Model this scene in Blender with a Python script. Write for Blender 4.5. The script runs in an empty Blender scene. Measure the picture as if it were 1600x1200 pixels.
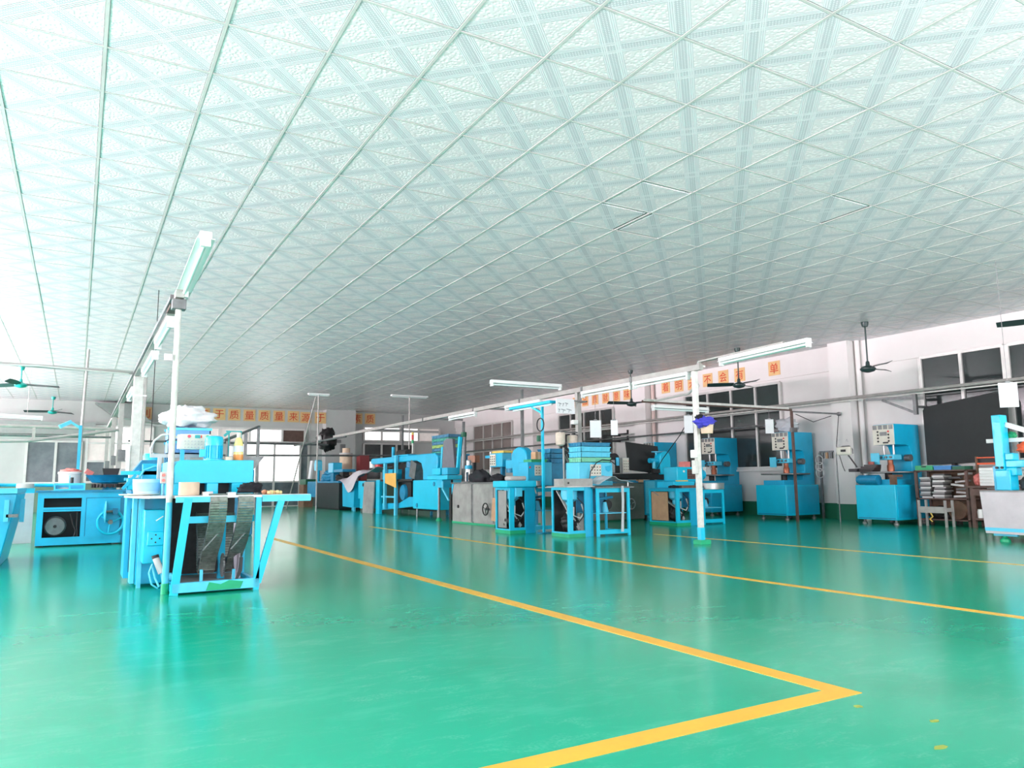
import bpy, bmesh, math, random
from mathutils import Vector, Matrix, noise
random.seed(7)
S = bpy.context.scene
C = S.collection

# ------------------------------------------------------------------ camera
EYE = Vector((0.0, 0.0, 0.79))
FPX = 1164.09
YAW, PITCH, ROLL = math.radians(30.138), math.radians(7.4494), math.radians(-0.5687)
_f = Vector((math.sin(YAW) * math.cos(PITCH), math.cos(YAW) * math.cos(PITCH), math.sin(PITCH)))
_r = Vector((math.cos(YAW), -math.sin(YAW), 0.0))
_u = _r.cross(_f)
RIGHT = math.cos(ROLL) * _r + math.sin(ROLL) * _u
UP = math.cos(ROLL) * _u - math.sin(ROLL) * _r
FWD = _f
cam_d = bpy.data.cameras.new('camera')
cam_d.sensor_width = 36.0
cam_d.lens = FPX / 1600.0 * 36.0
cam_d.clip_end = 200
cam_d.clip_start = 0.05
cam = bpy.data.objects.new('camera', cam_d)
C.objects.link(cam)
m3 = Matrix((RIGHT, UP, -FWD)).transposed()
cam.matrix_world = Matrix.Translation(EYE) @ m3.to_4x4()
S.camera = cam

# ------------------------------------------------------------------ world, light, exposure
S.view_settings.view_transform = 'Standard'
S.view_settings.look = 'None'
S.view_settings.gamma = 1.0
S.view_settings.use_curve_mapping = False
S.view_settings.exposure = 0.06
w = bpy.data.worlds.new('sky')
S.world = w
w.use_nodes = True
bg = w.node_tree.nodes['Background']
bg.inputs[0].default_value = (0.86, 0.93, 1.0, 1)
bg.inputs[1].default_value = 3.0

def area(name, loc, rot, sx, sy, power, col=(1, 1, 1)):
    d = bpy.data.lights.new(name, 'AREA')
    d.shape = 'RECTANGLE'
    d.size, d.size_y = sx, sy
    d.energy = power
    d.color = col
    o = bpy.data.objects.new(name, d)
    C.objects.link(o)
    o.location = loc
    o.rotation_euler = rot
    return o
R90 = math.pi / 2
# lamps standing in the openings of the front and left walls (outside the frame): sky light, and an added pink fill aimed up at the ceiling
SKYC = (1.0, 0.90, 0.95)
FILL_TINT = (1.0, 0.755, 0.86)      # pink tint of the added ceiling fill, offsets the floor's green bounce
UPT = math.radians(32)
area('sky_light_front_opening', (8.7, -3.85, 1.9), (R90, 0, 0), 7.4, 2.4, 480, SKYC)
a_ = area('ceiling_fill_front_opening', (4.0, -3.8, 1.2), (R90 + UPT, 0, 0), 16.0, 1.6, 440, FILL_TINT)  # added fill lamp, brightens the ceiling from the front
a_.data.spread = math.radians(68)
for yy, ps, pb in ((-0.5, 260, 600), (4.5, 280, 680), (9.5, 400, 760), (14.5, 440, 920), (19.5, 440, 1020), (24.5, 200, 500)):
    area('sky_light_left_window', (-8.9, yy, 1.9), (0, -R90, 0), 2.2, 4.0, ps, SKYC)
    a_ = area('ceiling_fill_left_window', (-8.85, yy, 1.5), (0, -R90 - UPT, 0), 1.4, 4.0, pb, FILL_TINT)  # added fill lamps, aimed up to even out the ceiling
    a_.data.spread = math.radians(68)

# ------------------------------------------------------------------ measuring helpers: a pixel of the 1600x1200 frame seen on a given plane
def ray(x, y):
    return FWD + RIGHT * ((x - 800) / FPX) + UP * ((600 - y) / FPX)
def onY(x, y, Y):
    d = ray(x, y)
    p = EYE + d * (Y / d.y)
    return p
def onX(x, y, X):
    d = ray(x, y)
    return EYE + d * (X / d.x)
def onZ(x, y, Z):
    d = ray(x, y)
    return EYE + d * ((Z - EYE.z) / d.z)

# ------------------------------------------------------------------ mesh building
class MB:
    def __init__(self):
        self.v = []
        self.f = []
    def add(self, vs, fs):
        n = len(self.v)
        self.v += [Vector(p) for p in vs]
        self.f += [tuple(i + n for i in f) for f in fs]
        return self
    def box(self, x0, x1, y0, y1, z0, z1):
        if x0 > x1: x0, x1 = x1, x0
        if y0 > y1: y0, y1 = y1, y0
        if z0 > z1: z0, z1 = z1, z0
        return self.add([(x0, y0, z0), (x1, y0, z0), (x1, y1, z0), (x0, y1, z0), (x0, y0, z1), (x1, y0, z1), (x1, y1, z1), (x0, y1, z1)],
                        [(3, 2, 1, 0), (4, 5, 6, 7), (0, 1, 5, 4), (1, 2, 6, 5), (2, 3, 7, 6), (3, 0, 4, 7)])
    def rbox(self, c, s, rz=0, rx=0, ry=0):
        m = Matrix.Rotation(rz, 3, 'Z') @ Matrix.Rotation(ry, 3, 'Y') @ Matrix.Rotation(rx, 3, 'X')
        c = Vector(c)
        a, b, d = s[0] / 2, s[1] / 2, s[2] / 2
        vs = [c + m @ Vector(p) for p in [(-a, -b, -d), (a, -b, -d), (a, b, -d), (-a, b, -d), (-a, -b, d), (a, -b, d), (a, b, d), (-a, b, d)]]
        return self.add(vs, [(3, 2, 1, 0), (4, 5, 6, 7), (0, 1, 5, 4), (1, 2, 6, 5), (2, 3, 7, 6), (3, 0, 4, 7)])
    def bar(self, p0, p1, w, h, up=(0, 0, 1)):
        p0, p1 = Vector(p0), Vector(p1)
        d = (p1 - p0).normalized()
        u = Vector(up)
        if abs(d.dot(u)) > 0.98: u = Vector((0, 1, 0))
        s = d.cross(u).normalized() * w / 2
        t = s.cross(d).normalized() * h / 2
        vs = [p0 - s - t, p0 + s - t, p0 + s + t, p0 - s + t, p1 - s - t, p1 + s - t, p1 + s + t, p1 - s + t]
        return self.add(vs, [(3, 2, 1, 0), (4, 5, 6, 7), (0, 1, 5, 4), (1, 2, 6, 5), (2, 3, 7, 6), (3, 0, 4, 7)])
    def cyl(self, p0, p1, r0, r1=None, n=14):
        if r1 is None: r1 = r0
        p0, p1 = Vector(p0), Vector(p1)
        d = (p1 - p0).normalized()
        u = Vector((0, 0, 1)) if abs(d.z) < 0.95 else Vector((1, 0, 0))
        s = d.cross(u).normalized()
        t = s.cross(d)
        vs = []
        for p, r in ((p0, r0), (p1, r1)):
            for k in range(n):
                a = 2 * math.pi * k / n
                vs.append(p + (s * math.cos(a) + t * math.sin(a)) * r)
        fs = [(k, (k + 1) % n, n + (k + 1) % n, n + k) for k in range(n)]
        fs += [tuple(range(n - 1, -1, -1)), tuple(range(n, 2 * n))]
        return self.add(vs, fs)
    def tube(self, pts, r, n=8):
        pts = [Vector(p) for p in pts]
        vs, fs = [], []
        prev = None
        for i, p in enumerate(pts):
            a = pts[max(i - 1, 0)]
            b = pts[min(i + 1, len(pts) - 1)]
            d = (b - a).normalized()
            if prev is None:
                u = Vector((0, 0, 1)) if abs(d.z) < 0.9 else Vector((1, 0, 0))
                s = d.cross(u).normalized()
            else:
                s = (prev - d * prev.dot(d)).normalized()
            prev = s
            t = d.cross(s)
            for k in range(n):
                an = 2 * math.pi * k / n
                vs.append(p + (s * math.cos(an) + t * math.sin(an)) * r)
        for i in range(len(pts) - 1):
            for k in range(n):
                fs.append((i * n + k, i * n + (k + 1) % n, (i + 1) * n + (k + 1) % n, (i + 1) * n + k))
        fs += [tuple(range(n - 1, -1, -1)), tuple(range((len(pts) - 1) * n, len(pts) * n))]
        return self.add(vs, fs)
    def lathe(self, c, prof, n=20, axis='Z'):
        c = Vector(c)
        vs, fs = [], []
        for r, z in prof:
            for k in range(n):
                a = 2 * math.pi * k / n
                q = (r * math.cos(a), r * math.sin(a), z)
                if axis == 'X': q = (q[2], q[0], q[1])
                if axis == 'Y': q = (q[0], q[2], q[1])
                vs.append(c + Vector(q))
        m = len(prof)
        for i in range(m - 1):
            for k in range(n):
                fs.append((i * n + k, i * n + (k + 1) % n, (i + 1) * n + (k + 1) % n, (i + 1) * n + k))
        fs += [tuple(range(n - 1, -1, -1)), tuple(range((m - 1) * n, m * n))]
        return self.add(vs, fs)
    def prism(self, poly, axis, a, b):
        def pt(q, t):
            if axis == 'X': return (t, q[0], q[1])
            if axis == 'Y': return (q[0], t, q[1])
            return (q[0], q[1], t)
        n = len(poly)
        vs = [pt(q, a) for q in poly] + [pt(q, b) for q in poly]
        fs = [tuple(range(n - 1, -1, -1)), tuple(range(n, 2 * n))] + [(k, (k + 1) % n, n + (k + 1) % n, n + k) for k in range(n)]
        return self.add(vs, fs)
    def ball(self, c, rx, ry=None, rz=None, n=12, m=8):
        ry = rx if ry is None else ry
        rz = rx if rz is None else rz
        c = Vector(c)
        prof = []
        vs, fs = [], []
        for i in range(1, m):
            ph = math.pi * i / m
            for k in range(n):
                a = 2 * math.pi * k / n
                vs.append(c + Vector((rx * math.sin(ph) * math.cos(a), ry * math.sin(ph) * math.sin(a), -rz * math.cos(ph))))
        lo = len(vs); vs.append(c - Vector((0, 0, rz)))
        hi = len(vs); vs.append(c + Vector((0, 0, rz)))
        for i in range(m - 2):
            for k in range(n):
                fs.append((i * n + k, i * n + (k + 1) % n, (i + 1) * n + (k + 1) % n, (i + 1) * n + k))
        for k in range(n):
            fs.append((lo, (k + 1) % n, k))
            fs.append((hi, (m - 2) * n + k, (m - 2) * n + (k + 1) % n))
        return self.add(vs, fs)
    def ring(self, c, R, r, axis='Y', n=20, m=6, a0=0.0, a1=2 * math.pi):
        c = Vector(c)
        pts = []
        full = abs(a1 - a0 - 2 * math.pi) < 1e-6
        for k in range(n + 1):
            a = a0 + (a1 - a0) * k / n
            q = (R * math.cos(a), R * math.sin(a))
            if axis == 'X': pts.append(c + Vector((0, q[0], q[1])))
            elif axis == 'Y': pts.append(c + Vector((q[0], 0, q[1])))
            else: pts.append(c + Vector((q[0], q[1], 0)))
        return self.tube(pts, r, m)
    def sheet(self, grid, th=0.004):
        # grid: rows of points; a thin closed sheet
        R, K = len(grid), len(grid[0])
        g = [[Vector(p) for p in row] for row in grid]
        nv = []
        for i in range(R):
            for k in range(K):
                a = g[min(i + 1, R - 1)][k] - g[max(i - 1, 0)][k]
                b = g[i][min(k + 1, K - 1)] - g[i][max(k - 1, 0)]
                n = a.cross(b)
                nv.append(n.normalized() if n.length > 1e-9 else Vector((0, 0, 1)))
        vs = [g[i][k] + nv[i * K + k] * th / 2 for i in range(R) for k in range(K)] + [g[i][k] - nv[i * K + k] * th / 2 for i in range(R) for k in range(K)]
        fs = []
        N = R * K
        for i in range(R - 1):
            for k in range(K - 1):
                a, b, c, d = i * K + k, i * K + k + 1, (i + 1) * K + k + 1, (i + 1) * K + k
                fs.append((a, b, c, d)); fs.append((N + d, N + c, N + b, N + a))
        edge = [k for k in range(K)] + [i * K + K - 1 for i in range(1, R)] + [(R - 1) * K + k for k in range(K - 2, -1, -1)] + [i * K for i in range(R - 2, 0, -1)]
        for q in range(len(edge)):
            a, b = edge[q], edge[(q + 1) % len(edge)]
            fs.append((b, a, N + a, N + b))
        return self.add(vs, fs)
    def mesh(self, name, off=Vector((0, 0, 0)), smooth=True):
        me = bpy.data.meshes.new(name)
        me.from_pydata([tuple(p - off) for p in self.v], [], self.f)
        bm = bmesh.new()
        bm.from_mesh(me)
        bmesh.ops.recalc_face_normals(bm, faces=bm.faces)
        bm.to_mesh(me)
        bm.free()
        if smooth:
            me.shade_smooth()
            if not getattr(self, 'soft', False): me.set_sharp_from_angle(angle=math.radians(38))
        return me

def setp(o, label=None, cat=None, group=None, kind=None):
    if label: o['label'] = label
    if cat: o['category'] = cat
    if group: o['group'] = group
    if kind: o['kind'] = kind
    return o
def thing(name, label, cat, loc=(0, 0, 0), group=None, rz=0):
    o = bpy.data.objects.new(name, None)
    C.objects.link(o)
    o.empty_display_size = 0.1
    o.location = loc
    o.rotation_euler = (0, 0, rz)
    o['_o'] = list(loc)
    return setp(o, label, cat, group)
ORG = {}
def part(name, mb, mat, parent, bevel=0, smooth=True, label=None, local=False, kind=None):
    """a mesh given in world coordinates (the parents are only translated), linked as ONE part of parent"""
    off = Vector((0, 0, 0)) if local else ORG.get(parent.name, None)
    if off is None:
        off = Vector(parent.location)
    me = mb.mesh(name, off, smooth)
    me.materials.append(mat)
    o = bpy.data.objects.new(name, me)
    C.objects.link(o)
    o.parent = parent
    ORG[o.name] = off
    if bevel:
        b = o.modifiers.new('bevel', 'BEVEL')
        b.width = bevel; b.segments = 2; b.limit_method = 'ANGLE'; b.angle_limit = math.radians(40)
    if label: o['label'] = label
    if kind: o['kind'] = kind
    return o
def single(name, mb, mat, label, cat, group=None, bevel=0, smooth=True, kind=None):
    xs = [p.x for p in mb.v]; ys = [p.y for p in mb.v]; zs = [p.z for p in mb.v]
    off = Vector(((min(xs) + max(xs)) / 2, (min(ys) + max(ys)) / 2, min(zs)))
    me = mb.mesh(name, off, smooth)
    me.materials.append(mat)
    o = bpy.data.objects.new(name, me)
    C.objects.link(o)
    o.location = off
    ORG[o.name] = off
    if bevel:
        b = o.modifiers.new('bevel', 'BEVEL')
        b.width = bevel; b.segments = 2; b.limit_method = 'ANGLE'; b.angle_limit = math.radians(40)
    return setp(o, label, cat, group, kind)
def struct(name, mb, mat, label=None, smooth=False):
    o = single(name, mb, mat, label, None, smooth=smooth, kind='structure')
    return o
def copy_tree(o, parent=None, loc=None, rz=None, label=None, group=None):
    c = o.copy()
    C.objects.link(c)
    c.parent = parent
    if loc is not None: c.location = loc
    if rz is not None: c.rotation_euler = (0, 0, rz)
    if label: c['label'] = label
    if group: c['group'] = group
    for ch in list(o.children):
        copy_tree(ch, c)
    return c

# ------------------------------------------------------------------ materials
def lin(c):
    return tuple(((v / 255) / 12.92 if v / 255 <= 0.04045 else ((v / 255 + 0.055) / 1.055) ** 2.4) for v in c)
def M(name, rgb, rough=0.5, metal=0.0, var=0.10, scale=6.0, bump=0.0, bscale=60.0, spec=0.5, coat=0.0, rgb2=None, alpha=1.0, trans=0.0):
    m = bpy.data.materials.new(name)
    m.use_nodes = True
    nt = m.node_tree
    b = nt.nodes['Principled BSDF']
    c = lin(rgb)
    tc = nt.nodes.new('ShaderNodeTexCoord')
    n = nt.nodes.new('ShaderNodeTexNoise')
    n.inputs['Scale'].default_value = scale
    n.inputs['Detail'].default_value = 6
    n.inputs['Roughness'].default_value = 0.65
    nt.links.new(tc.outputs['Object'], n.inputs['Vector'])
    r = nt.nodes.new('ShaderNodeValToRGB')
    r.color_ramp.elements[0].position = 0.30
    r.color_ramp.elements[1].position = 0.72
    c2 = lin(rgb2) if rgb2 else tuple(min(1, v * (1 + var)) for v in c)
    c1 = tuple(v * (1 - var) for v in c)
    r.color_ramp.elements[0].color = (*c1, 1)
    r.color_ramp.elements[1].color = (*c2, 1)
    nt.links.new(n.outputs['Fac'], r.inputs['Fac'])
    nt.links.new(r.outputs['Color'], b.inputs['Base Color'])
    b.inputs['Roughness'].default_value = rough
    b.inputs['Metallic'].default_value = metal
    b.inputs['Specular IOR Level'].default_value = spec
    b.inputs['Coat Weight'].default_value = coat
    b.inputs['Alpha'].default_value = alpha
    b.inputs['Transmission Weight'].default_value = trans
    if bump:
        n2 = nt.nodes.new('ShaderNodeTexNoise')
        n2.inputs['Scale'].default_value = bscale
        n2.inputs['Detail'].default_value = 4
        nt.links.new(tc.outputs['Object'], n2.inputs['Vector'])
        bp = nt.nodes.new('ShaderNodeBump')
        bp.inputs['Strength'].default_value = bump
        bp.inputs['Distance'].default_value = 0.01
        nt.links.new(n2.outputs['Fac'], bp.inputs['Height'])
        nt.links.new(bp.outputs['Normal'], b.inputs['Normal'])
    return m
def emit_mat(name, rgb, strength):
    m = M(name, rgb, 0.3)
    b = m.node_tree.nodes['Principled BSDF']
    b.inputs['Emission Color'].default_value = (*lin(rgb), 1)
    b.inputs['Emission Strength'].default_value = strength
    return m

BLUE = M('blue_enamel', (16, 176, 216), 0.35, var=0.10, scale=3, coat=0.15)
BLUE_D = M('blue_enamel_worn', (18, 128, 168), 0.45, var=0.22, scale=9, bump=0.05)
BLUE_L = M('blue_enamel_pale', (84, 200, 230), 0.4, var=0.10, scale=5)
CYAN = M('cyan_enamel', (8, 194, 228), 0.33, var=0.08, scale=3, coat=0.2)
TEAL = M('teal_enamel', (20, 150, 150), 0.4)
STEEL = M('brushed_steel', (188, 186, 184), 0.38, metal=0.75, var=0.18, scale=5, bump=0.03)
STEEL_D = M('dull_steel', (120, 122, 122), 0.45, metal=0.6, var=0.3, scale=8)
SHEET = M('grey_sheet_metal', (158, 156, 152), 0.5, metal=0.35, var=0.22, scale=4)
GALV = M('grey_painted_pipe', (168, 165, 160), 0.45, metal=0.2, var=0.15, scale=7)
POSTW = M('chipped_white_post', (214, 211, 205), 0.5, var=0.16, scale=14)
IRON = M('dark_iron', (52, 50, 50), 0.5, metal=0.4, var=0.35, scale=12)
BLACK = M('black_plastic', (22, 23, 26), 0.5)
BLACKCLOTH = M('black_cloth', (26, 28, 34), 0.85, bump=0.3, bscale=30)
CHAIN = M('chain_mesh', (132, 138, 130), 0.45, metal=0.5, var=0.35, scale=30)
WHITE = M('white_plastic', (232, 232, 228), 0.4, var=0.04)
CREAM = M('cream_panel', (214, 210, 196), 0.45, var=0.06)
GREYW = M('pale_grey_plastic', (190, 190, 188), 0.5, var=0.08)
CARD = M('cardboard', (198, 158, 124), 0.85, var=0.10, scale=10)
CARDL = M('pale_cardboard', (222, 196, 170), 0.85, var=0.08, scale=10)
PAPER = M('white_paper', (226, 228, 230), 0.8, var=0.03)
YPAPER = M('yellow_paper', (232, 178, 92), 0.8, var=0.05)
RED = M('red_plastic', (205, 50, 45), 0.4)
PINK = M('pink_plastic', (228, 128, 120), 0.5)
GREEN = M('green_plastic', (40, 160, 105), 0.45)
DGREEN = M('dark_green_paint', (18, 92, 66), 0.5)
FLOORGREEN = M('green_floor_paint', (20, 165, 115), 0.4)
ORANGE = M('orange_plastic', (226, 92, 48), 0.5)
YELLOW = M('yellow_plastic', (226, 192, 96), 0.5)
BROWN = M('brown_wood', (112, 84, 66), 0.7, var=0.3, scale=9)
RUST = M('rust_brown_paint', (98, 74, 66), 0.6, var=0.25, scale=8)
BAG = M('clear_plastic_bag', (214, 218, 222), 0.25, var=0.05, bump=0.4, bscale=25, alpha=0.72)
BAGW = M('white_plastic_bag', (232, 230, 232), 0.35, var=0.05, bump=0.5, bscale=22)
GREYCLOTH = M('grey_cloth', (112, 112, 118), 0.9, bump=0.3, bscale=40)
GLASSD = M('dark_window_glass', (44, 50, 50), 0.07, var=0.25, scale=1.2, spec=0.7)
ALU = M('aluminium_frame', (206, 204, 200), 0.4, metal=0.35, var=0.08)
PURPLE = M('violet_cloth', (70, 70, 190), 0.85, bump=0.3, bscale=40)
LAMPW = M('white_lamp_housing', (232, 234, 232), 0.4, var=0.03)
TUBE = M('opal_lamp_tube', (226, 240, 238), 0.25, var=0.02)
WIRE = M('black_cable', (28, 28, 30), 0.5)
WIREW = M('pale_cable', (206, 206, 200), 0.5)
FANG = M('dark_fan_enamel', (40, 62, 60), 0.4)
FANT = M('teal_fan_enamel', (22, 160, 150), 0.35)
LUMP = M('beige_resin', (224, 188, 138), 0.6)
LENSRED = M('red_button', (220, 60, 80), 0.3)
LENSGREEN = M('green_button', (20, 180, 130), 0.3)
BLACKBOARD = M('blackboard_rubber', (40, 43, 43), 0.75, var=0.12, scale=4)
# ------------------------------------------------------------------ room shell
ZC = 3.43
XR, YB, XL, YF = 13.03, 27.0, -9.0, -4.0

def node(nt, t, **kw):
    n = nt.nodes.new(t)
    for k, v in kw.items():
        setattr(n, k, v)
    return n
def mathn(nt, op, a, b=None, c=None, clamp=False):
    n = nt.nodes.new('ShaderNodeMath')
    n.operation = op
    n.use_clamp = clamp
    for i, v in enumerate((a, b, c)):
        if v is None: continue
        if isinstance(v, (int, float)): n.inputs[i].default_value = v
        else: nt.links.new(v, n.inputs[i])
    return n.outputs[0]
def mixc(nt, fac, a, b, blend='MIX'):
    n = nt.nodes.new('ShaderNodeMix')
    n.data_type = 'RGBA'
    n.blend_type = blend
    for sock, v in ((n.inputs[0], fac), (n.inputs[6], a), (n.inputs[7], b)):
        if isinstance(v, (int, float)): sock.default_value = v
        elif isinstance(v, tuple): sock.default_value = (*v, 1) if len(v) == 3 else v
        else: nt.links.new(v, sock)
    return n.outputs[2]
def noise_n(nt, vec, scale, detail=4, rough=0.55, dist=0.0):
    n = nt.nodes.new('ShaderNodeTexNoise')
    n.inputs['Scale'].default_value = scale
    n.inputs['Detail'].default_value = detail
    n.inputs['Roughness'].default_value = rough
    n.inputs['Distortion'].default_value = dist
    nt.links.new(vec, n.inputs['Vector'])
    return n.outputs['Fac']
def ramp(nt, fac, p0, p1, c0=(0, 0, 0), c1=(1, 1, 1)):
    n = nt.nodes.new('ShaderNodeValToRGB')
    n.color_ramp.elements[0].position = p0
    n.color_ramp.elements[1].position = p1
    n.color_ramp.elements[0].color = (*c0, 1)
    n.color_ramp.elements[1].color = (*c1, 1)
    nt.links.new(fac, n.inputs['Fac'])
    return n.outputs['Color']

# floor: glossy green epoxy with scuffs and footprints
mf = bpy.data.materials.new('green_epoxy_floor')
mf.use_nodes = True
nt = mf.node_tree
b = nt.nodes['Principled BSDF']
geo = node(nt, 'ShaderNodeNewGeometry')
pos = geo.outputs['Position']
big = noise_n(nt, pos, 0.35, 4)
base = ramp(nt, big, 0.3, 0.7, lin((3, 152, 116)), lin((5, 174, 138)))
mp = node(nt, 'ShaderNodeMapping'); mp.inputs['Scale'].default_value = (1.0, 2.2, 1); nt.links.new(pos, mp.inputs['Vector'])
mp.inputs['Rotation'].default_value = (0, 0, 0.5)
sc1 = noise_n(nt, mp.outputs[0], 5.0, 8, 0.7, 0.6)
sc2 = noise_n(nt, pos, 1.1, 3)
scuff = mathn(nt, 'MULTIPLY', ramp(nt, sc1, 0.50, 0.70), ramp(nt, sc2, 0.36, 0.62))
fine = noise_n(nt, pos, 90, 3)
scuff = mathn(nt, 'MULTIPLY', scuff, ramp(nt, fine, 0.35, 0.6))
patch = ramp(nt, noise_n(nt, mp.outputs[0], 2.2, 6, 0.62, 0.4), 0.54, 0.66)
base = mixc(nt, mathn(nt, 'MULTIPLY', patch, 0.16), base, lin((90, 200, 170)))
colr = mixc(nt, mathn(nt, 'MULTIPLY', scuff, 0.34), base, lin((120, 205, 180)))
grime = ramp(nt, noise_n(nt, pos, 0.8, 6, 0.6), 0.55, 0.8)
colr = mixc(nt, mathn(nt, 'MULTIPLY', grime, 0.35), colr, lin((10, 118, 86)))
nt.links.new(colr, b.inputs['Base Color'])
rg = noise_n(nt, pos, 2.3, 5)
rr = mathn(nt, 'ADD', mathn(nt, 'MULTIPLY', rg, 0.03), 0.165)
nt.links.new(rr, b.inputs['Roughness'])
b.inputs['Specular IOR Level'].default_value = 0.5
bp = node(nt, 'ShaderNodeBump'); bp.inputs['Strength'].default_value = 0.015; bp.inputs['Distance'].default_value = 0.02
wav = noise_n(nt, pos, 1.6, 1)
nt.links.new(wav, bp.inputs['Height'])
nt.links.new(bp.outputs['Normal'], b.inputs['Normal'])
floor = struct('floor', MB().box(XL - 0.3, XR + 0.3, YF - 0.3, YB + 0.3, -0.15, 0.0), mf)

LINEY = M('yellow_floor_paint', (226, 172, 52), 0.35, var=0.10, scale=5)
def floor_line(mb):
    return part('floor_line', mb, LINEY, floor)
floor_line(MB().prism([(2.465, 1.945), (2.56, 1.85), (2.56, 11.6), (2.465, 11.6)], 'Z', 0.0, 0.002))
floor_line(MB().prism([(-1.5, 1.85), (2.56, 1.85), (2.465, 1.945), (-1.5, 1.945)], 'Z', 0.0, 0.002))
floor_line(MB().box(4.62, 4.69, -1.0, 13.2, 0.0, 0.002))
floor_line(MB().box(7.37, 7.42, -1.0, 8.6, 0.0, 0.002))
SPOT = M('pale_paint_scrape', (140, 158, 62), 0.5, var=0.2, scale=30)
for (px, py, rx, ry) in ((1340, 1104, .022, .016), (1460, 1127, .022, .014), (1470, 1168, .03, .014)):
    p = onZ(px, py, 0)
    mb = MB()
    poly = [(p.x + rx * (0.6 + 0.5 * random.random()) * math.cos(a), p.y + ry * (0.6 + 0.5 * random.random()) * math.sin(a)) for a in [k * math.pi / 5 for k in range(10)]]
    mb.prism(poly, 'Z', 0.0, 0.0015)
    part('paint_chip', mb, SPOT, floor)

# walls
mw = M('white_wall_paint', (222, 219, 216), 0.6, var=0.04, scale=1.2, bump=0.04, bscale=30)
mwg = M('grey_white_wall_paint', (190, 190, 188), 0.65, var=0.08, scale=1.0)
wall_right = struct('wall_right', MB().box(XR, XR + 0.25, YF, YB, 0, 3.6), mw)
wall_back = struct('wall_back', MB().box(XL, XR, YB, YB + 0.25, 0, 3.6), mwg)
# left and front walls stand outside the frame and let the daylight in
lw = MB().box(XL - 0.25, XL, YF, YB, 0, 0.8).box(XL - 0.25, XL, YF, YB, 3.0, 3.6)
for y0, y1 in ((-4.0, -2.6), (1.7, 2.4), (6.7, 7.4), (11.7, 12.4), (16.7, 17.4), (21.7, 22.4), (26.6, 27.0)):
    lw.box(XL - 0.25, XL, y0, y1, 0.8, 3.0)
wall_left = struct('wall_left', lw, mw)
fw = MB().box(XL, XR, YF - 0.25, YF, 3.25, 3.6)
for x0, x1 in ((XL, -4.0), (12.5, XR)):
    fw.box(x0, x1, YF - 0.25, YF, 0, 3.25)
wall_front = struct('wall_front', fw, mw)
# green dado and skirting
MD = M('green_dado_paint', (26, 104, 76), 0.45, var=0.12, scale=2)
struct('baseboard_right', MB().box(XR - 0.012, XR, YF, YB, 0, 0.30), MD)
struct('baseboard_back', MB().box(XL, XR, YB - 0.012, YB, 0, 0.85), M('grey_green_dado_paint', (92, 120, 100), 0.5, var=0.1, scale=2))
# lintel band along the right wall and the pilasters
struct('trim_1', MB().box(XR - 0.035, XR, YF, YB, 2.93, ZC), mw)
def pil(n, y0, y1, x0):
    o = struct(n, MB().box(x0, XR, y0, y1, 0.30, ZC), mw)
    part('pilaster_foot', MB().box(x0 - 0.01, XR, y0 - 0.01, y1 + 0.01, 0.0, 0.30), MD, o)
    return o
pil('trim_2', 9.02, 9.45, 12.72)
pil('trim_3', 15.0, 15.45, 12.72)
pil('trim_4', 20.6, 21.05, 12.72)
struct('trim_5', MB().box(XL, XR, YB - 0.06, YB, 2.70, 2.80), mwg)
struct('trim_6', MB().box(7.65, 8.75, YB - 0.45, YB, 0.85, ZC), mwg)

# ceiling: dark void slab, hung grid, embossed tiles
TX, TY = 0.6, 0.59595
OX, OY = -0.60074, 4.87881
mt = bpy.data.materials.new('embossed_ceiling_tile')
mt.use_nodes = True
nt = mt.node_tree
b = nt.nodes['Principled BSDF']
geo = node(nt, 'ShaderNodeNewGeometry')
sep = node(nt, 'ShaderNodeSeparateXYZ')
nt.links.new(geo.outputs['Position'], sep.inputs[0])
u = mathn(nt, 'FRACT', mathn(nt, 'DIVIDE', mathn(nt, 'SUBTRACT', sep.outputs[0], OX - TX * 40), TX))
v = mathn(nt, 'FRACT', mathn(nt, 'DIVIDE', mathn(nt, 'SUBTRACT', sep.outputs[1], OY - TY * 40), TY))
a = mathn(nt, 'SUBTRACT', u, 0.5)
c = mathn(nt, 'SUBTRACT', v, 0.5)
dm = mathn(nt, 'SUBTRACT', a, c)
dp = mathn(nt, 'ADD', a, c)
d1 = mathn(nt, 'ABSOLUTE', dm)
d2 = mathn(nt, 'ABSOLUTE', dp)
def band(d, wd):
    return mathn(nt, 'LESS_THAN', d, wd)
b1, b2 = band(d1, 0.15), band(d2, 0.15)
bandm = mathn(nt, 'MAXIMUM', b1, b2)
def lines(d, along):
    inner = mathn(nt, 'LESS_THAN', d, 0.062)
    rid = mathn(nt, 'ABSOLUTE', mathn(nt, 'SINE', mathn(nt, 'MULTIPLY', d, 107.0)))
    dots = mathn(nt, 'MULTIPLY', mathn(nt, 'ABSOLUTE', mathn(nt, 'SINE', mathn(nt, 'MULTIPLY', d, 75.0))), mathn(nt, 'ABSOLUTE', mathn(nt, 'SINE', mathn(nt, 'MULTIPLY', along, 75.0))))
    dots = mathn(nt, 'GREATER_THAN', dots, 0.62)
    n = nt.nodes.new('ShaderNodeMix')
    nt.links.new(inner, n.inputs[0]); nt.links.new(rid, n.inputs[2]); nt.links.new(dots, n.inputs[3])
    return n.outputs[0], inner, dots
h1, in1, dt1 = lines(d1, dp)
h2, in2, dt2 = lines(d2, dm)
hb = mathn(nt, 'MAXIMUM', mathn(nt, 'MULTIPLY', h1, b1), mathn(nt, 'MULTIPLY', h2, b2))
vor = node(nt, 'ShaderNodeTexVoronoi'); vor.inputs['Scale'].default_value = 42
nt.links.new(geo.outputs['Position'], vor.inputs['Vector'])
leaf = ramp(nt, vor.outputs['Distance'], 0.25, 0.6)
hm = mixc(nt, bandm, leaf, hb)
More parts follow.
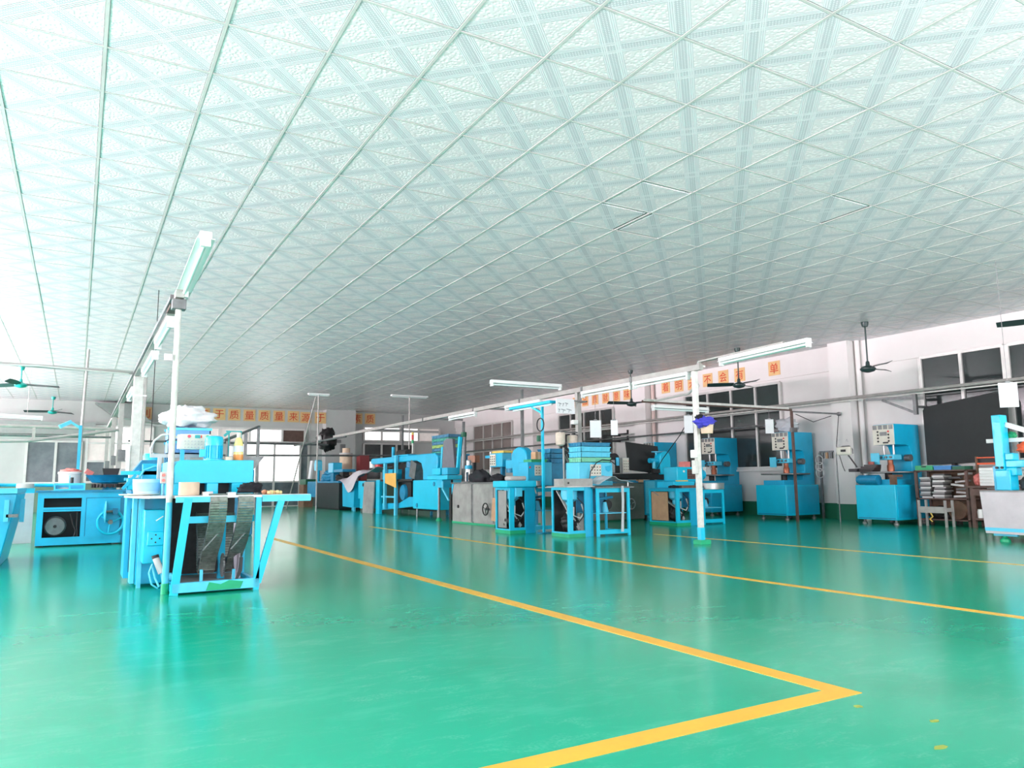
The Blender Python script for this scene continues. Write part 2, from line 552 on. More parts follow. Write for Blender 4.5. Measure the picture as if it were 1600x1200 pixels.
fillc = mixc(nt, leaf, lin((238, 231, 233)), lin((222, 216, 219)))
bandc = mixc(nt, hb, lin((190, 192, 198)), lin((226, 225, 229)))
tcol = mixc(nt, bandm, fillc, bandc)
soil = ramp(nt, noise_n(nt, geo.outputs['Position'], 0.5, 4), 0.3, 0.75, (0.93, 0.93, 0.93), (1, 1, 1))
tcol = mixc(nt, 1.0, tcol, soil, 'MULTIPLY')
nt.links.new(tcol, b.inputs['Base Color'])
b.inputs['Roughness'].default_value = 0.32
b.inputs['Specular IOR Level'].default_value = 0.5
bp = node(nt, 'ShaderNodeBump'); bp.inputs['Strength'].default_value = 0.35; bp.inputs['Distance'].default_value = 0.004
nt.links.new(hm, bp.inputs['Height'])
nt.links.new(bp.outputs['Normal'], b.inputs['Normal'])
MGRID = M('grey_ceiling_grid', (190, 190, 187), 0.45, var=0.06)
ceiling = struct('ceiling', MB().box(XL, XR, YF, YB, 3.50, 3.6), M('void_rust', (96, 60, 48), 0.8))
tiles = []
i0, i1 = math.floor((XL - OX) / TX), math.ceil((XR - OX) / TX)
j0, j1 = math.floor((YF - OY) / TY), math.ceil((YB - OY) / TY)
def inview(p):
    d = p - EYE
    z = d.dot(FWD)
    if z < 0.5: return False
    return abs(d.dot(RIGHT) / z * FPX) < 830 and abs(d.dot(UP) / z * FPX) < 640
cells = []
for i in range(i0, i1):
    for j in range(j0, j1):
        x0, x1 = max(OX + i * TX, XL), min(OX + (i + 1) * TX, XR)
        y0, y1 = max(OY + j * TY, YF), min(OY + (j + 1) * TY, YB)
        if x1 - x0 < 0.05 or y1 - y0 < 0.05: continue
        ctr = Vector(((x0 + x1) / 2, (y0 + y1) / 2, ZC))
        full = x1 - x0 > TX - 0.01 and y1 - y0 > TY - 0.01
        cells.append(((ctr - EYE).length if inview(ctr) and full else 1e9, i, j, x0, x1, y0, y1))
cells.sort()
def tile_mb(mb, x0, x1, y0, y1, z):
    g, ch = 0.009, 0.006
    vs = [(x0 + g, y0 + g, z + 0.014), (x1 - g, y0 + g, z + 0.014), (x1 - g, y1 - g, z + 0.014), (x0 + g, y1 - g, z + 0.014),
          (x0 + g, y0 + g, z + 0.006), (x1 - g, y0 + g, z + 0.006), (x1 - g, y1 - g, z + 0.006), (x0 + g, y1 - g, z + 0.006),
          (x0 + g + ch, y0 + g + ch, z), (x1 - g - ch, y0 + g + ch, z), (x1 - g - ch, y1 - g - ch, z), (x0 + g + ch, y1 - g - ch, z)]
    fs = [(0, 1, 2, 3), (11, 10, 9, 8)]
    for k in range(4):
        q = (k + 1) % 4
        fs += [(k, 4 + k, 4 + q, q), (4 + k, 8 + k, 8 + q, 4 + q)]
    mb.add(vs, fs)
tm = MB(); tile_mb(tm, -TX / 2, TX / 2, -TY / 2, TY / 2, 0)
tile_me = tm.mesh('ceiling_tile', smooth=False); tile_me.materials.append(mt)
cl = ceiling.location
SHIFT = {}
for (px, py, dx, dy) in ((985, 338, -0.026, 0.03), (1045, 318, 0.02, 0.028), (1060, 345, 0.03, -0.02), (1270, 318, -0.03, 0.02), (880, 500, 0.035, -0.03)):
    p = onZ(px, py, ZC)
    SHIFT[(math.floor((p.x - OX) / TX), math.floor((p.y - OY) / TY))] = (dx, dy)
rest = MB()
for k, (dist, i, j, x0, x1, y0, y1) in enumerate(cells):
    if k < 294 and dist < 1e8 or (i, j) in SHIFT:
        o = bpy.data.objects.new('ceiling_tile', tile_me)
        C.objects.link(o)
        o.parent = ceiling
        sx, sy = SHIFT.get((i, j), (0, 0))
        o.location = Vector(((x0 + x1) / 2 + sx, (y0 + y1) / 2 + sy, ZC + (0.001 if (i, j) in SHIFT else random.uniform(0, 0.0015)))) - cl
        o.rotation_euler = (random.uniform(-1, 1) * 0.002, random.uniform(-1, 1) * 0.002, 0)
    else:
        tile_mb(rest, x0, x1, y0, y1, ZC)
part('tile_field', rest, mt, ceiling, smooth=False, kind='stuff')
for i in range(i0, i1 + 1):
    x = OX + i * TX
    if XL < x < XR: part('grid_runner', MB().box(x - 0.010, x + 0.010, YF, YB, ZC - 0.002, ZC + 0.03), MGRID, ceiling, smooth=False)
for j in range(j0, j1 + 1):
    y = OY + j * TY
    if YF < y < YB: part('cross_tee', MB().box(XL, XR, y - 0.008, y + 0.008, ZC - 0.001, ZC + 0.029), MGRID, ceiling, smooth=False)
# ------------------------------------------------------------------ windows of the right wall
def window_x(n, y0, y1, z0, z1, cols, trans, xf=XR, mglass=GLASSD, label=None):
    """window on a wall x = const: cols and trans are the places of mullions and transoms"""
    o = struct(n, MB().box(xf - 0.02, xf, y0, y1, z0, z1), M('window_back', (30, 34, 34), 0.6))
    ys = [y0] + sorted(cols) + [y1]
    zs = [z0] + sorted(trans) + [z1]
    for k in range(len(ys)):
        wd = 0.06 if k in (0, len(ys) - 1) else 0.05
        part('window_mullion', MB().box(xf - 0.07, xf - 0.01, ys[k] - wd / 2, ys[k] + wd / 2, z0, z1), ALU, o)
    for k in range(len(zs)):
        part('window_transom', MB().box(xf - 0.065, xf - 0.01, y0, y1, zs[k] - 0.028, zs[k] + 0.028), ALU, o)
    for i in range(len(ys) - 1):
        for j in range(len(zs) - 1):
            part('pane', MB().box(xf - 0.032, xf - 0.024, ys[i] + 0.03, ys[i + 1] - 0.03, zs[j] + 0.028, zs[j + 1] - 0.028), mglass, o)
    return o
XW = XR - 0.036
window_x('window_1', 6.36, 7.76, 1.05, 2.92, [7.05], [2.34])
window_x('window_2', 3.9, 6.30, 1.05, 2.92, [4.7, 5.5], [2.34])
window_x('window_3', 10.88, 13.80, 1.03, 2.85, [11.56, 12.28, 13.02], [2.27])
window_x('window_4', 16.70, 19.45, 1.10, 2.83, [17.3, 18.1, 18.8], [2.25])
PANB = M('brownish_dusty_glass', (120, 110, 104), 0.25, var=0.15, scale=1.5)
window_x('window_5', 22.4, 25.3, 1.2, 2.88, [23.1, 23.8, 24.5], [2.35, 1.9], mglass=PANB)
struct('trim_7', MB().box(XR - 0.09, XR - 0.036, 10.8, 13.9, 0.96, 1.0), mw)
struct('trim_8', MB().box(XR - 0.09, XR - 0.036, 4.0, 7.85, 0.97, 1.02), mw)

# ------------------------------------------------------------------ windows and door of the back wall
DAY = emit_mat('daylit_frosted_glass', (240, 236, 236), 1.7)
DAY2 = emit_mat('daylit_dusty_glass', (206, 196, 192), 0.45)
DIM = M('dim_window_glass', (92, 104, 108), 0.12, var=0.35, scale=2.5)
DARKIN = M('dark_opening', (34, 34, 36), 0.7)
def window_y(n, x0, x1, z0, z1, cols, trans, glass, name_extra=None, yf=YB, fr=ALU):
    o = struct(n, MB().box(x0, x1, yf - 0.02, yf, z0, z1), DARKIN)
    xs = [x0] + sorted(cols) + [x1]
    zs = [z0] + sorted(trans) + [z1]
    for x in xs: part('window_mullion', MB().box(x - 0.035, x + 0.035, yf - 0.09, yf - 0.01, z0, z1), fr, o)
    for z in zs: part('window_transom', MB().box(x0, x1, yf - 0.085, yf - 0.01, z - 0.03, z + 0.03), fr, o)
    q = 0
    for i in range(len(xs) - 1):
        for j in range(len(zs) - 1):
            g = glass[q % len(glass)]; q += 1
            part('pane', MB().box(xs[i] + 0.035, xs[i + 1] - 0.035, yf - 0.04, yf - 0.03, zs[j] + 0.03, zs[j + 1] - 0.03), g, o)
    return o
window_y('window_6', -1.38, 0.05, 0.88, 2.15, [-0.62], [], [DIM, DIM])
window_y('window_7', 0.20, 2.05, 0.9, 2.66, [0.85, 1.45], [1.55, 2.12], [DIM, DAY2, DAY2, DAY2, DAY, DAY])
window_y('window_8', 3.0, 7.0, 2.24, 2.70, [4.1, 5.1, 6.2], [], [DAY2, DAY2, DAY, RUST])
window_y('door_1', 4.75, 7.15, 0.0, 2.2, [5.35, 5.95, 6.85], [0.86], [DIM, DAY, DIM, DAY, DIM, DAY, RUST, DIM])
window_y('window_9', 9.2, 12.3, 2.36, 2.88, [9.9, 10.65, 11.4], [], [DAY, DAY, DAY, DAY2])
window_y('window_10', 9.2, 11.2, 0.9, 2.25, [9.9, 10.5], [], [GLASSD])
struct('trim_9', MB().box(-3.2, 0.4, YB - 0.55, YB - 0.06, 2.35, 2.72), M('grey_duct_cover', (150, 152, 150), 0.6))
# sloping air duct cover under the ceiling of the back wall
duct = MB().prism([(0.35, 3.35), (1.4, 3.35), (1.9, 2.85), (2.2, 2.75), (0.9, 2.95)], 'Y', YB - 0.6, YB - 0.05)
single('duct_hood', duct, M('grey_duct_sheet', (140, 142, 140), 0.55), 'grey sloping sheet-metal duct hood on the back wall under the ceiling', 'duct')

# ------------------------------------------------------------------ character plaques
PLAQ = M('orange_plaque', (224, 184, 128), 0.6, var=0.10, scale=5)
REDINK = M('red_ink', (206, 62, 36), 0.6, var=0.05)
def glyph(ch):
    cu = bpy.data.curves.new('glyph', 'FONT')
    cu.body = ch
    cu.size = 1.0
    cu.extrude = 0.0
    cu.resolution_u = 3
    cu.offset = 0.005
    to = bpy.data.objects.new('glyph', cu)
    C.objects.link(to)
    bpy.context.view_layer.update()
    me = bpy.data.meshes.new_from_object(to.evaluated_get(bpy.context.evaluated_depsgraph_get()))
    bpy.data.objects.remove(to)
    return me
def plaque(ch, p, size, wall, label, group):
    loc = Vector(p)
    if wall == 'X':
        mb = MB().box(loc.x - 0.012, loc.x, loc.y - size / 2, loc.y + size / 2, loc.z - size / 2, loc.z + size / 2)
    else:
        mb = MB().box(loc.x - size / 2, loc.x + size / 2, loc.y - 0.012, loc.y, loc.z - size / 2, loc.z + size / 2)
    t = single('character_plaque', mb, PLAQ, label, 'sign', group)
    me = glyph(ch)
    xs = [v.co.x for v in me.vertices]; ys = [v.co.y for v in me.vertices]
    cx, cy = (min(xs) + max(xs)) / 2, (min(ys) + max(ys)) / 2
    k = size * 0.74 / max(max(xs) - min(xs), max(ys) - min(ys))
    for v in me.vertices:
        a, b_ = (v.co.x - cx) * k, (v.co.y - cy) * k
        if wall == 'X': v.co = (-0.0145, -a, b_ + size / 2)
        else: v.co = (a, -0.0145, b_ + size / 2)
        v.co += Vector((loc.x, loc.y, loc.z - size / 2)) - t.location
    me.materials.clear(); me.materials.append(REDINK)
    o = bpy.data.objects.new('character', me)
    C.objects.link(o); o.parent = t
    return t
GLOSS = {'的': 'of', '品': 'product', '质': 'quality', '就': 'then', '意': 'meaning', '味': 'taste', '着': 'bearing', '明': 'bright', '天': 'sky', '不': 'not', '会': 'can', '有': 'have', '单': 'order', '信': 'trust', '利': 'profit', '来': 'come', '源': 'source', '于': 'from', '量': 'amount', '素': 'plain'}
rs = [('的', 900, 629), ('品', 914.5, 626.6), ('质', 930, 624), ('就', 946.5, 621.6), ('意', 963.4, 618.7), ('味', 980, 616),
      ('着', 1040.5, 605), ('明', 1061, 602.5), ('天', 1082, 599), ('不', 1106, 594), ('会', 1130.5, 589), ('有', 1156, 585.5), ('单', 1210, 575.5)]
for k, (ch, px, py) in enumerate(rs):
    p = onX(px, py, XW)
    p.x = XW
    plaque(ch, p, 0.31, 'X', 'orange square plaque with the red character for %s on the window wall' % GLOSS[ch], 'plaques on the window wall')
bs = [('信', 195.4, 645), ('利', 227, 645.5), ('来', 293, 645.8), ('源', 318, 646.6), ('于', 342.6, 647.2), ('质', 366, 648), ('量', 389.8, 649), ('质', 413, 649.7), ('量', 436, 650.5),
      ('来', 458.4, 651), ('源', 477.7, 652.5), ('于', 500.6, 653), ('素', 558, 654), ('质', 578, 654.6)]
for k, (ch, px, py) in enumerate(bs):
    yy = YB - 0.001 if not (490 < px < 552) else YB - 0.451
    p = onY(px, py, yy); p.y = yy
    prv = bs[k - 1][0] if k else None
    nxt = bs[k + 1][0] if k + 1 < len(bs) else None
    G = lambda c: GLOSS[c] if c else None
    lab = 'back wall plaque with red character for %s, %s' % (G(ch), ('between %s and %s' % (G(prv), G(nxt))) if prv and nxt else ('before ' + G(nxt) if nxt else 'after ' + G(prv))) + (', first phrase' if k <= 6 else ', second phrase')
    plaque(ch, p, 0.40, 'Y', lab, 'plaques on the back wall')

# ------------------------------------------------------------------ ceiling fans
def fan(label, x, y, ztop, zhub, mat, angs, blade=0.62, group='ceiling fans'):
    t = thing('ceiling_fan', label, 'ceiling fan', (x, y, zhub), group)
    part('canopy', MB().lathe((x, y, ztop - 0.09), [(0.012, 0), (0.045, 0.01), (0.06, 0.06), (0.06, 0.09)]), mat, t)
    part('rod', MB().cyl((x, y, zhub + 0.05), (x, y, ztop - 0.05), 0.013), mat, t)
    part('motor_housing', MB().lathe((x, y, zhub - 0.07), [(0.03, 0), (0.10, 0.02), (0.125, 0.05), (0.125, 0.07), (0.09, 0.10), (0.035, 0.12), (0.03, 0.18), (0.015, 0.20)]), mat, t)
    if isinstance(angs, float): angs = [angs + k * 2 * math.pi / 3 for k in range(3)]
    for a in angs:
        ca, sa = math.cos(a), math.sin(a)
        mb = MB()
        grid = []
        for s in (0.10, 0.2, 0.35, blade * 0.8, blade):
            wd = 0.045 if s < 0.15 else (0.06 if s < 0.3 else 0.085)
            if s == blade: wd = 0.05
            grid.append([(x + ca * s - sa * q * wd, y + sa * s + ca * q * wd, zhub + 0.01 + q * 0.026) for q in (-1, 0, 1)])
        mb.sheet(grid, 0.006)
        part('blade', mb, FANG, t)
    return t
fan('dark green ceiling fan nearest the tall black rubber board', 11.50, 7.78, ZC, 2.63, FANG, [-2.0, 0.05])
fan('dark ceiling fan in front of the window with four tall panes', 11.45, 10.6, ZC, 2.68, FANG, 2.4)
fan('dark ceiling fan hanging before the plaque for taste', 11.45, 14.0, ZC, 2.62, FANG, 2.9)
fan('dark ceiling fan at the windows above the steel-fronted machine', 11.6, 5.05, ZC, 2.95, FANG, 1.95)
fan('teal ceiling fan with one dark blade raised, over the blue bench', -1.2, 19.6, ZC, 3.02, FANT, 0.25, 0.75)
fan('teal ceiling fan hanging before the grey back wall', -0.75, 26.0, ZC, 2.98, FANT, 2.9, 0.75)

# ------------------------------------------------------------------ fluorescent lamps
def lamp(label, p0, p1, up=(0, 0, 1), mat=None, two=False, hang=None, group='fluorescent lamps', refl=True):
    p0, p1 = Vector(p0), Vector(p1)
    mid = (p0 + p1) / 2
    d = (p1 - p0).normalized()
    t = thing('fluorescent_lamp', label, 'lamp', mid, group)
    hm_ = mat or LAMPW
    part('housing', MB().bar(p0, p1, 0.075, 0.045, up), hm_, t, bevel=0.005)
    u_ = Vector(up)
    s = d.cross(u_).normalized()
    if refl: part('reflector', MB().bar(p0 - u_ * 0.026 , p1 - u_ * 0.026, 0.11, 0.006, up), hm_, t)
    for q in ((-0.03, 0.03) if two else (0,)):
        part('lamp_tube', MB().cyl(p0 + d * 0.03 - u_ * 0.048 + s * q, p1 - d * 0.03 - u_ * 0.048 + s * q, 0.014, n=10), TUBE, t)
    for e, sg in ((p0, 1), (p1, -1)):
        part('lamp_holder', MB().bar(e + d * sg * 0.003 - u_ * 0.05, e + d * sg * 0.03 - u_ * 0.05, 0.06, 0.055, up), hm_, t)
    for h in (hang or []):
        part('hanger_rod', MB().cyl(h[0], h[1], 0.006, n=8), GALV, t)
    return t
XB = 6.74
# the big twin lamp on the beam's end near the right post
lamp('white twin fluorescent lamp hanging between right post and window wall', (XB, 5.22, 2.27), (XB, 6.52, 2.24), two=True)
lamp('white fluorescent lamp set crosswise above the blue desk lamp', (5.43, 10.0, 2.325), (6.72, 10.0, 2.325))
lamp('white fluorescent lamp set crosswise beside the right post', (8.14, 9.42, 2.00), (9.38, 9.42, 2.00))
for k, (y0, y1) in enumerate(((7.05, 8.15), (8.2, 9.4), (10.6, 11.8), (13.0, 14.2))):
    lamp(['white fluorescent lamp under the right beam next to the near post', 'white fluorescent lamp under the right beam above the second post', 'white fluorescent lamp under the right beam above the steel cabinet', 'white fluorescent lamp under the right beam above the grey hood panel'][k],
         (XB - 0.02, y0, 2.14), (XB - 0.02, y1, 2.14), refl=False)
XBL = 0.60
lamp('white fluorescent lamp tilted up at the free end of the left beam', (XBL + 0.03, 4.98, 2.385), (XBL + 0.03, 6.10, 2.29))
lamp('white fluorescent lamp under the left beam behind the near pole', (XBL + 0.01, 6.75, 2.18), (XBL + 0.01, 7.95, 2.18), refl=False)
lamp('white fluorescent lamp under the left beam before the wrapped column', (XBL + 0.04, 8.6, 2.18), (XBL + 0.04, 10.1, 2.18), refl=False)
lamp('white fluorescent lamp under the left beam beyond the wrapped column', (XBL + 0.02, 11.6, 2.14), (XBL + 0.02, 12.8, 2.14), refl=False)
q0, q1 = onY(-20, 647, 20.0), onY(67, 652, 20.0)
lamp('long white fluorescent lamp below the teal fan by the back wall', q0, q1, hang=[(q1 - Vector((0.3, 0, 0)), (q1.x - 0.3, 20.0, ZC))])
# lamps on thin poles over the far machines
def pole_lamp(label, x, y, ztop, zbot, half, ax):
    t = thing('pole_lamp', label, 'lamp', (x, y, zbot), 'lamps on thin poles')
    part('pole', MB().cyl((x, y, zbot), (x, y, ztop), 0.02, n=8), GALV, t)
    d = Vector((half, 0, 0)) if ax == 'X' else Vector((0, half, 0))
    c_ = Vector((x, y, ztop + 0.02))
    part('lamp_housing', MB().bar(c_ - d, c_ + d, 0.12, 0.04), LAMPW, t)
    part('lamp_tube', MB().cyl(c_ - d * 0.95 - Vector((0, 0, 0.035)), c_ + d * 0.95 - Vector((0, 0, 0.035)), 0.014, n=8), TUBE, t)
    return t

# ------------------------------------------------------------------ overhead beams, posts and pipes
def run(name, label, cat, pts, r, mat, group=None, n=8):
    return single(name, MB().tube(pts, r, n), mat, label, cat, group)
# right beam on its posts
t = thing('overhead_beam', 'long pale steel lamp beam over the middle machines on posts', 'beam', (XB, 7.0, 2.16))
part('channel', MB().box(XB - 0.035, XB + 0.035, 6.85, 22.5, 2.165, 2.235), GALV, t)
part('end_arm', MB().bar((XB, 6.88, 2.27), (XB, 5.55, 2.297), 0.05, 0.02), GALV, t)
part('end_strut', MB().box(XB - 0.02, XB + 0.02, 6.86, 6.90, 2.236, 2.262), GALV, t)
part('cable_tray', MB().box(XB + 0.036, XB + 0.075, 6.85, 22.5, 2.20, 2.225), POSTW, t)
for yy in (8.2, 9.4, 11.3, 13.1, 15.6):
    part('clip', MB().box(XB - 0.045, XB + 0.045, yy - 0.02, yy + 0.02, 2.158, 2.24), STEEL_D, t)
t = thing('square_post', 'chipped white square post with cloth-filled bucket tied to it', 'post', (XB, 6.97, 0), 'beam posts')
part('shaft', MB().box(XB - 0.03, XB + 0.03, 6.94, 7.0, 0.0, 2.162), POSTW, t, bevel=0.006)
part('blue_foot', MB().box(XB - 0.032, XB + 0.032, 6.938, 7.002, 0.05, 0.20), CYAN, t)
part('base_plate', MB().box(XB - 0.07, XB + 0.09, 6.90, 7.04, 0.0, 0.05), FLOORGREEN, t)
part('junction_box', MB().box(XB - 0.10, XB - 0.031, 6.94, 7.0, 1.06, 1.16), WHITE, t, bevel=0.006)
part('switch_box', MB().box(XB - 0.085, XB - 0.031, 6.94, 7.0, 0.86, 1.03), POSTW, t, bevel=0.006)
t = thing('square_post', 'grimy post behind the desk lamp under the right beam', 'post', (XB, 9.55, 0), 'beam posts')
part('shaft', MB().box(XB - 0.035, XB + 0.035, 9.515, 9.585, 0, 2.162), GALV, t)
part('socket_strip', MB().box(XB - 0.05, XB - 0.036, 9.53, 9.57, 0.8, 1.3), POSTW, t)
for k, (yy, lab) in enumerate(((12.6, 'thin dark post behind the steel cabinet'), (15.2, 'thin dark post beside the grey hood panel'), (18.9, 'thin dark post behind the draped plastic sheet'))):
    t = thing('square_post', lab, 'post', (XB + 0.80, yy, 0), 'beam posts')
    part('shaft', MB().box(XB + 0.775, XB + 0.825, yy - 0.025, yy + 0.025, 0, 2.6 if k != 1 else 2.15), STEEL_D, t)
    part('beam_arm', MB().box(XB + 0.08, XB + 0.776, yy - 0.02, yy + 0.02, 2.17, 2.21), STEEL_D, t)
# left beam
t = thing('overhead_beam', 'grey lamp beam over the left machines from pole to pole', 'beam', (XBL, 6.2, 2.2))
part('channel', MB().box(XBL - 0.03, XBL + 0.03, 6.05, 22.0, 2.205, 2.265), GALV, t)
part('cover_strip', MB().box(XBL - 0.055, XBL - 0.031, 6.2, 18.0, 2.215, 2.255), STEEL_D, t)
part('rust_bracket', MB().box(XBL - 0.04, XBL + 0.035, 6.35, 6.62, 2.19, 2.27), RUST, t)
t = thing('round_pole', 'slim white round pole standing through the near blue machine', 'post', (XBL, 6.12, 0), 'beam posts')
part('shaft', MB().cyl((XBL, 6.12, 0.0), (XBL, 6.12, 2.204), 0.022, n=16), POSTW, t)
part('blue_sleeve', MB().cyl((XBL, 6.12, 0.06), (XBL, 6.12, 0.66), 0.0235, n=16), BLUE_L, t)
part('green_foot', MB().cyl((XBL, 6.12, 0.0), (XBL, 6.12, 0.075), 0.028, n=16), FLOORGREEN, t)
part('clamp', MB().box(XBL - 0.05, XBL + 0.05, 6.08, 6.16, 2.12, 2.2), STEEL_D, t, bevel=0.005)
part('wing_clamp', MB().box(XBL - 0.085, XBL - 0.03, 6.09, 6.12, 1.72, 1.77), STEEL, t)
t = thing('wrapped_column', 'thick white column wrapped in cables under the left beam', 'post', (XBL + 0.03, 10.85, 0), 'beam posts')
part('shaft', MB().box(XBL - 0.03, XBL + 0.09, 10.79, 10.91, 0, 2.204), POSTW, t, bevel=0.01)
for k, dx in enumerate((0.10, 0.115)):
    part('conduit', MB().cyl((XBL + dx, 10.80, 0.5), (XBL + dx, 10.80, 2.2), 0.012, n=8), GALV, t)
part('tape_band', MB().box(XBL - 0.035, XBL + 0.128, 10.785, 10.915, 1.94, 1.96), WHITE, t)
part('switch_box', MB().box(XBL - 0.07, XBL - 0.03, 10.77, 10.83, 0.95, 1.30), WHITE, t)
for yy, lab in ((14.6, 'grey post with wiring boxes behind the wrapped column'), (17.6, 'grey post further along the left beam'), (21.5, 'grey end post of the left beam')):
    t = thing('square_post', lab, 'post', (XBL, yy, 0), 'beam posts')
    part('shaft', MB().box(XBL - 0.04, XBL + 0.04, yy - 0.04, yy + 0.04, 0, 2.204), GALV, t)
    part('junction_box', MB().box(XBL - 0.02, XBL + 0.10, yy - 0.09, yy - 0.041, 1.2, 1.4), STEEL_D, t)
    part('socket_box', MB().box(XBL - 0.04, XBL + 0.12, yy - 0.09, yy - 0.041, 0.92, 1.07), GREYW, t)
# left cross pipes
run('cross_pipe', 'white pipe running crosswise to the wrapped column below the ceiling', 'pipe', [(-5.5, 10.7, 2.27), (-2, 10.7, 2.27), (0.55, 10.72, 2.235)], 0.022, GALV, 'left pipes')
run('cable_run', 'sagging pale cable along the crosswise white pipe', 'cable', [(-4, 10.66, 2.24), (-1.2, 10.66, 2.22), (-0.5, 10.66, 2.245), (0.1, 10.66, 2.22), (0.5, 10.68, 2.21)], 0.009, WIREW, 'left pipes')
run('cross_pipe', 'grey upper handrail pipe before the back wall window', 'pipe', [(-4.5, 16.5, 1.93), (0.55, 16.5, 1.88)], 0.03, GALV, 'left pipes')
run('cross_pipe', 'thin dark rail pipe between left posts before the dim window', 'pipe', [(-4.5, 17.6, 1.80), (0.56, 17.6, 1.78)], 0.022, STEEL_D, 'left pipes')
run('cross_pipe', 'lower slanting grey pipe above the blue rails', 'pipe', [(-3.0, 14.0, 1.42), (-0.7, 14.0, 1.50), (0.56, 14.2, 1.72)], 0.025, GALV, 'left pipes')
for k, xx in enumerate((-1.55, -0.75)):
    single('pipe_strut', MB().bar((xx, 16.5, 1.62), (xx, 16.5, 1.872), 0.05, 0.05), GALV, ['short grey strut hanging from the upper rail pipe, outer', 'short grey strut hanging from the upper rail pipe, inner'][k], 'strut', 'left pipes')
single('slim_pole', MB().cyl((-0.02, 12.6, 0.0), (0.04, 12.9, 2.85), 0.02, n=8), GALV, 'slim leaning grey pole beside the wrapped column', 'post')
single('black_hanging_cable', MB().tube([(0.82, 11.0, ZC), (0.82, 11.0, 1.6), (0.81, 11.0, 0.75)], 0.006, 6), WIRE, 'thin black cable hanging beside the wrapped column', 'cable')
# right wall services
run('wall_conduit', 'long pale pipe running along the window wall at lamp height', 'pipe', [(12.66, 3.0, 2.30), (12.66, 12.0, 2.31), (12.66, 26.5, 2.33)], 0.028, GALV, 'window wall pipes')
run('wall_conduit', 'thin white conduit just under the long wall pipe', 'pipe', [(12.64, 3.0, 2.24), (12.64, 8.9, 2.25), (12.64, 26.5, 2.27)], 0.012, POSTW, 'window wall pipes')
run('wall_conduit', 'lower dark rail pipe along the window wall', 'pipe', [(12.6, 10.3, 1.92), (12.6, 26.5, 1.92)], 0.022, STEEL_D, 'window wall pipes')
run('drain_pipe', 'white vertical drain pipe beside the pilaster', 'pipe', [(12.93, 8.95, 0.0), (12.93, 8.95, ZC)], 0.045, mw, 'window wall pipes', 12)
run('drain_pipe', 'pinkish vertical drain pipe beside the farther pilaster', 'pipe', [(12.93, 14.93, 0.0), (12.93, 14.93, ZC)], 0.045, M('pinkish_pipe_paint', (206, 184, 176), 0.5), 'window wall pipes', 12)
t = thing('pipe_bracket', 'dark triangular steel bracket holding pipes beside the pilaster', 'bracket', (12.7, 8.0, 1.9))
part('arm', MB().bar((12.62, 8.62, 2.23), (12.62, 7.7, 2.18), 0.03, 0.05), STEEL_D, t)
part('brace', MB().bar((12.62, 8.3, 2.19), (12.62, 7.72, 1.92), 0.03, 0.04), STEEL_D, t)
part('upright', MB().box(12.60, 12.66, 7.66, 7.72, 1.88, 2.24), STEEL_D, t)
part('wall_stub', MB().box(12.66, XR - 0.036, 7.67, 7.71, 2.0, 2.04), STEEL_D, t)
# frame of pipes above the second press
t = thing('pipe_gantry', 'brown pipe gantry with post standing by the second press', 'frame', (11.62, 9.5, 0))
part('post', MB().box(11.60, 11.64, 9.48, 9.52, 0, 2.06), RUST, t)
part('cross_rail', MB().box(8.0, 11.62, 9.48, 9.52, 2.06, 2.10), RUST, t)
part('cable_duct', MB().box(8.0, 11.5, 9.45, 9.475, 2.08, 2.12), POSTW, t)
part('wall_rail', MB().bar((11.62, 9.5, 2.05), (12.70, 9.24, 2.02), 0.03, 0.03), STEEL_D, t)
part('knob', MB().ball((12.66, 9.25, 2.02), 0.04), STEEL_D, t)
part('drop_cable', MB().tube([(12.66, 9.25, 2.02), (12.6, 9.3, 1.4), (12.62, 9.2, 1.0), (12.60, 9.15, 0.92)], 0.008, 6), WIRE, t)
part('valve', MB().box(11.55, 11.70, 9.45, 9.5, 1.66, 1.74), STEEL_D, t)
part('sag_cable', MB().tube([(11.7, 9.47, 2.0), (12.1, 9.4, 1.86), (12.5, 9.3, 1.98)], 0.007, 6), WIRE, t)
run('cable_loop', 'thick pale cable arching from the right post to the pipe gantry', 'cable', [(XB + 0.09, 7.0, 1.98), (7.2, 7.4, 2.08), (7.8, 8.2, 2.06), (8.2, 9.4, 2.09)], 0.018, WIREW)
run('hanging_cable', 'thin black cable dropping onto the blue grinder', 'cable', [(9.25, 9.56, 2.06), (9.45, 10.2, 1.6), (9.9, 11.2, 1.2), (10.1, 11.6, 1.02)], 0.008, WIRE)
# papers
def paper(label, x, y, z0, z1, wid, rz=0, mat=PAPER, thick=0.006, hook=2.0):
    t = thing('hanging_sheet', label, 'paper', (x, y, z0), 'white sheets hung on rails', rz)
    part('sheet', MB().rbox((0, 0, (z1 - z0) / 2), (wid, thick, z1 - z0)), mat, t, local=True)
    part('clip', MB().rbox((0, -0.004, z1 - z0 + 0.006), (0.05, thick + 0.01, 0.02)), STEEL_D, t, local=True)
    part('hook_wire', MB().cyl((0, 0, z1 - z0 + 0.01), (0, 0, hook - z0), 0.003, n=6), STEEL_D, t, local=True)
    return t
paper('white sheet hung tilted above the stack of blue crates', XB + 0.055, 9.18, 1.44, 1.70, 0.17, -0.5, hook=2.2)
paper('narrow white sheet hung beside the tilted sheet', XB + 0.055, 8.72, 1.45, 1.67, 0.10, -0.5, hook=2.2)
paper('white sheet hung on a looped cable above the blue grinder', 9.0, 9.5, 1.58, 1.88, 0.15, -0.5, hook=2.06)
paper('white sheet hung before the second window above a press', 11.0, 9.5, 1.62, 1.88, 0.15, -0.6, hook=2.06)
paper('white sheet hung at the window over the steel-fronted machine', 9.7, 4.74, 1.62, 1.92, 0.20, -0.85, hook=ZC)
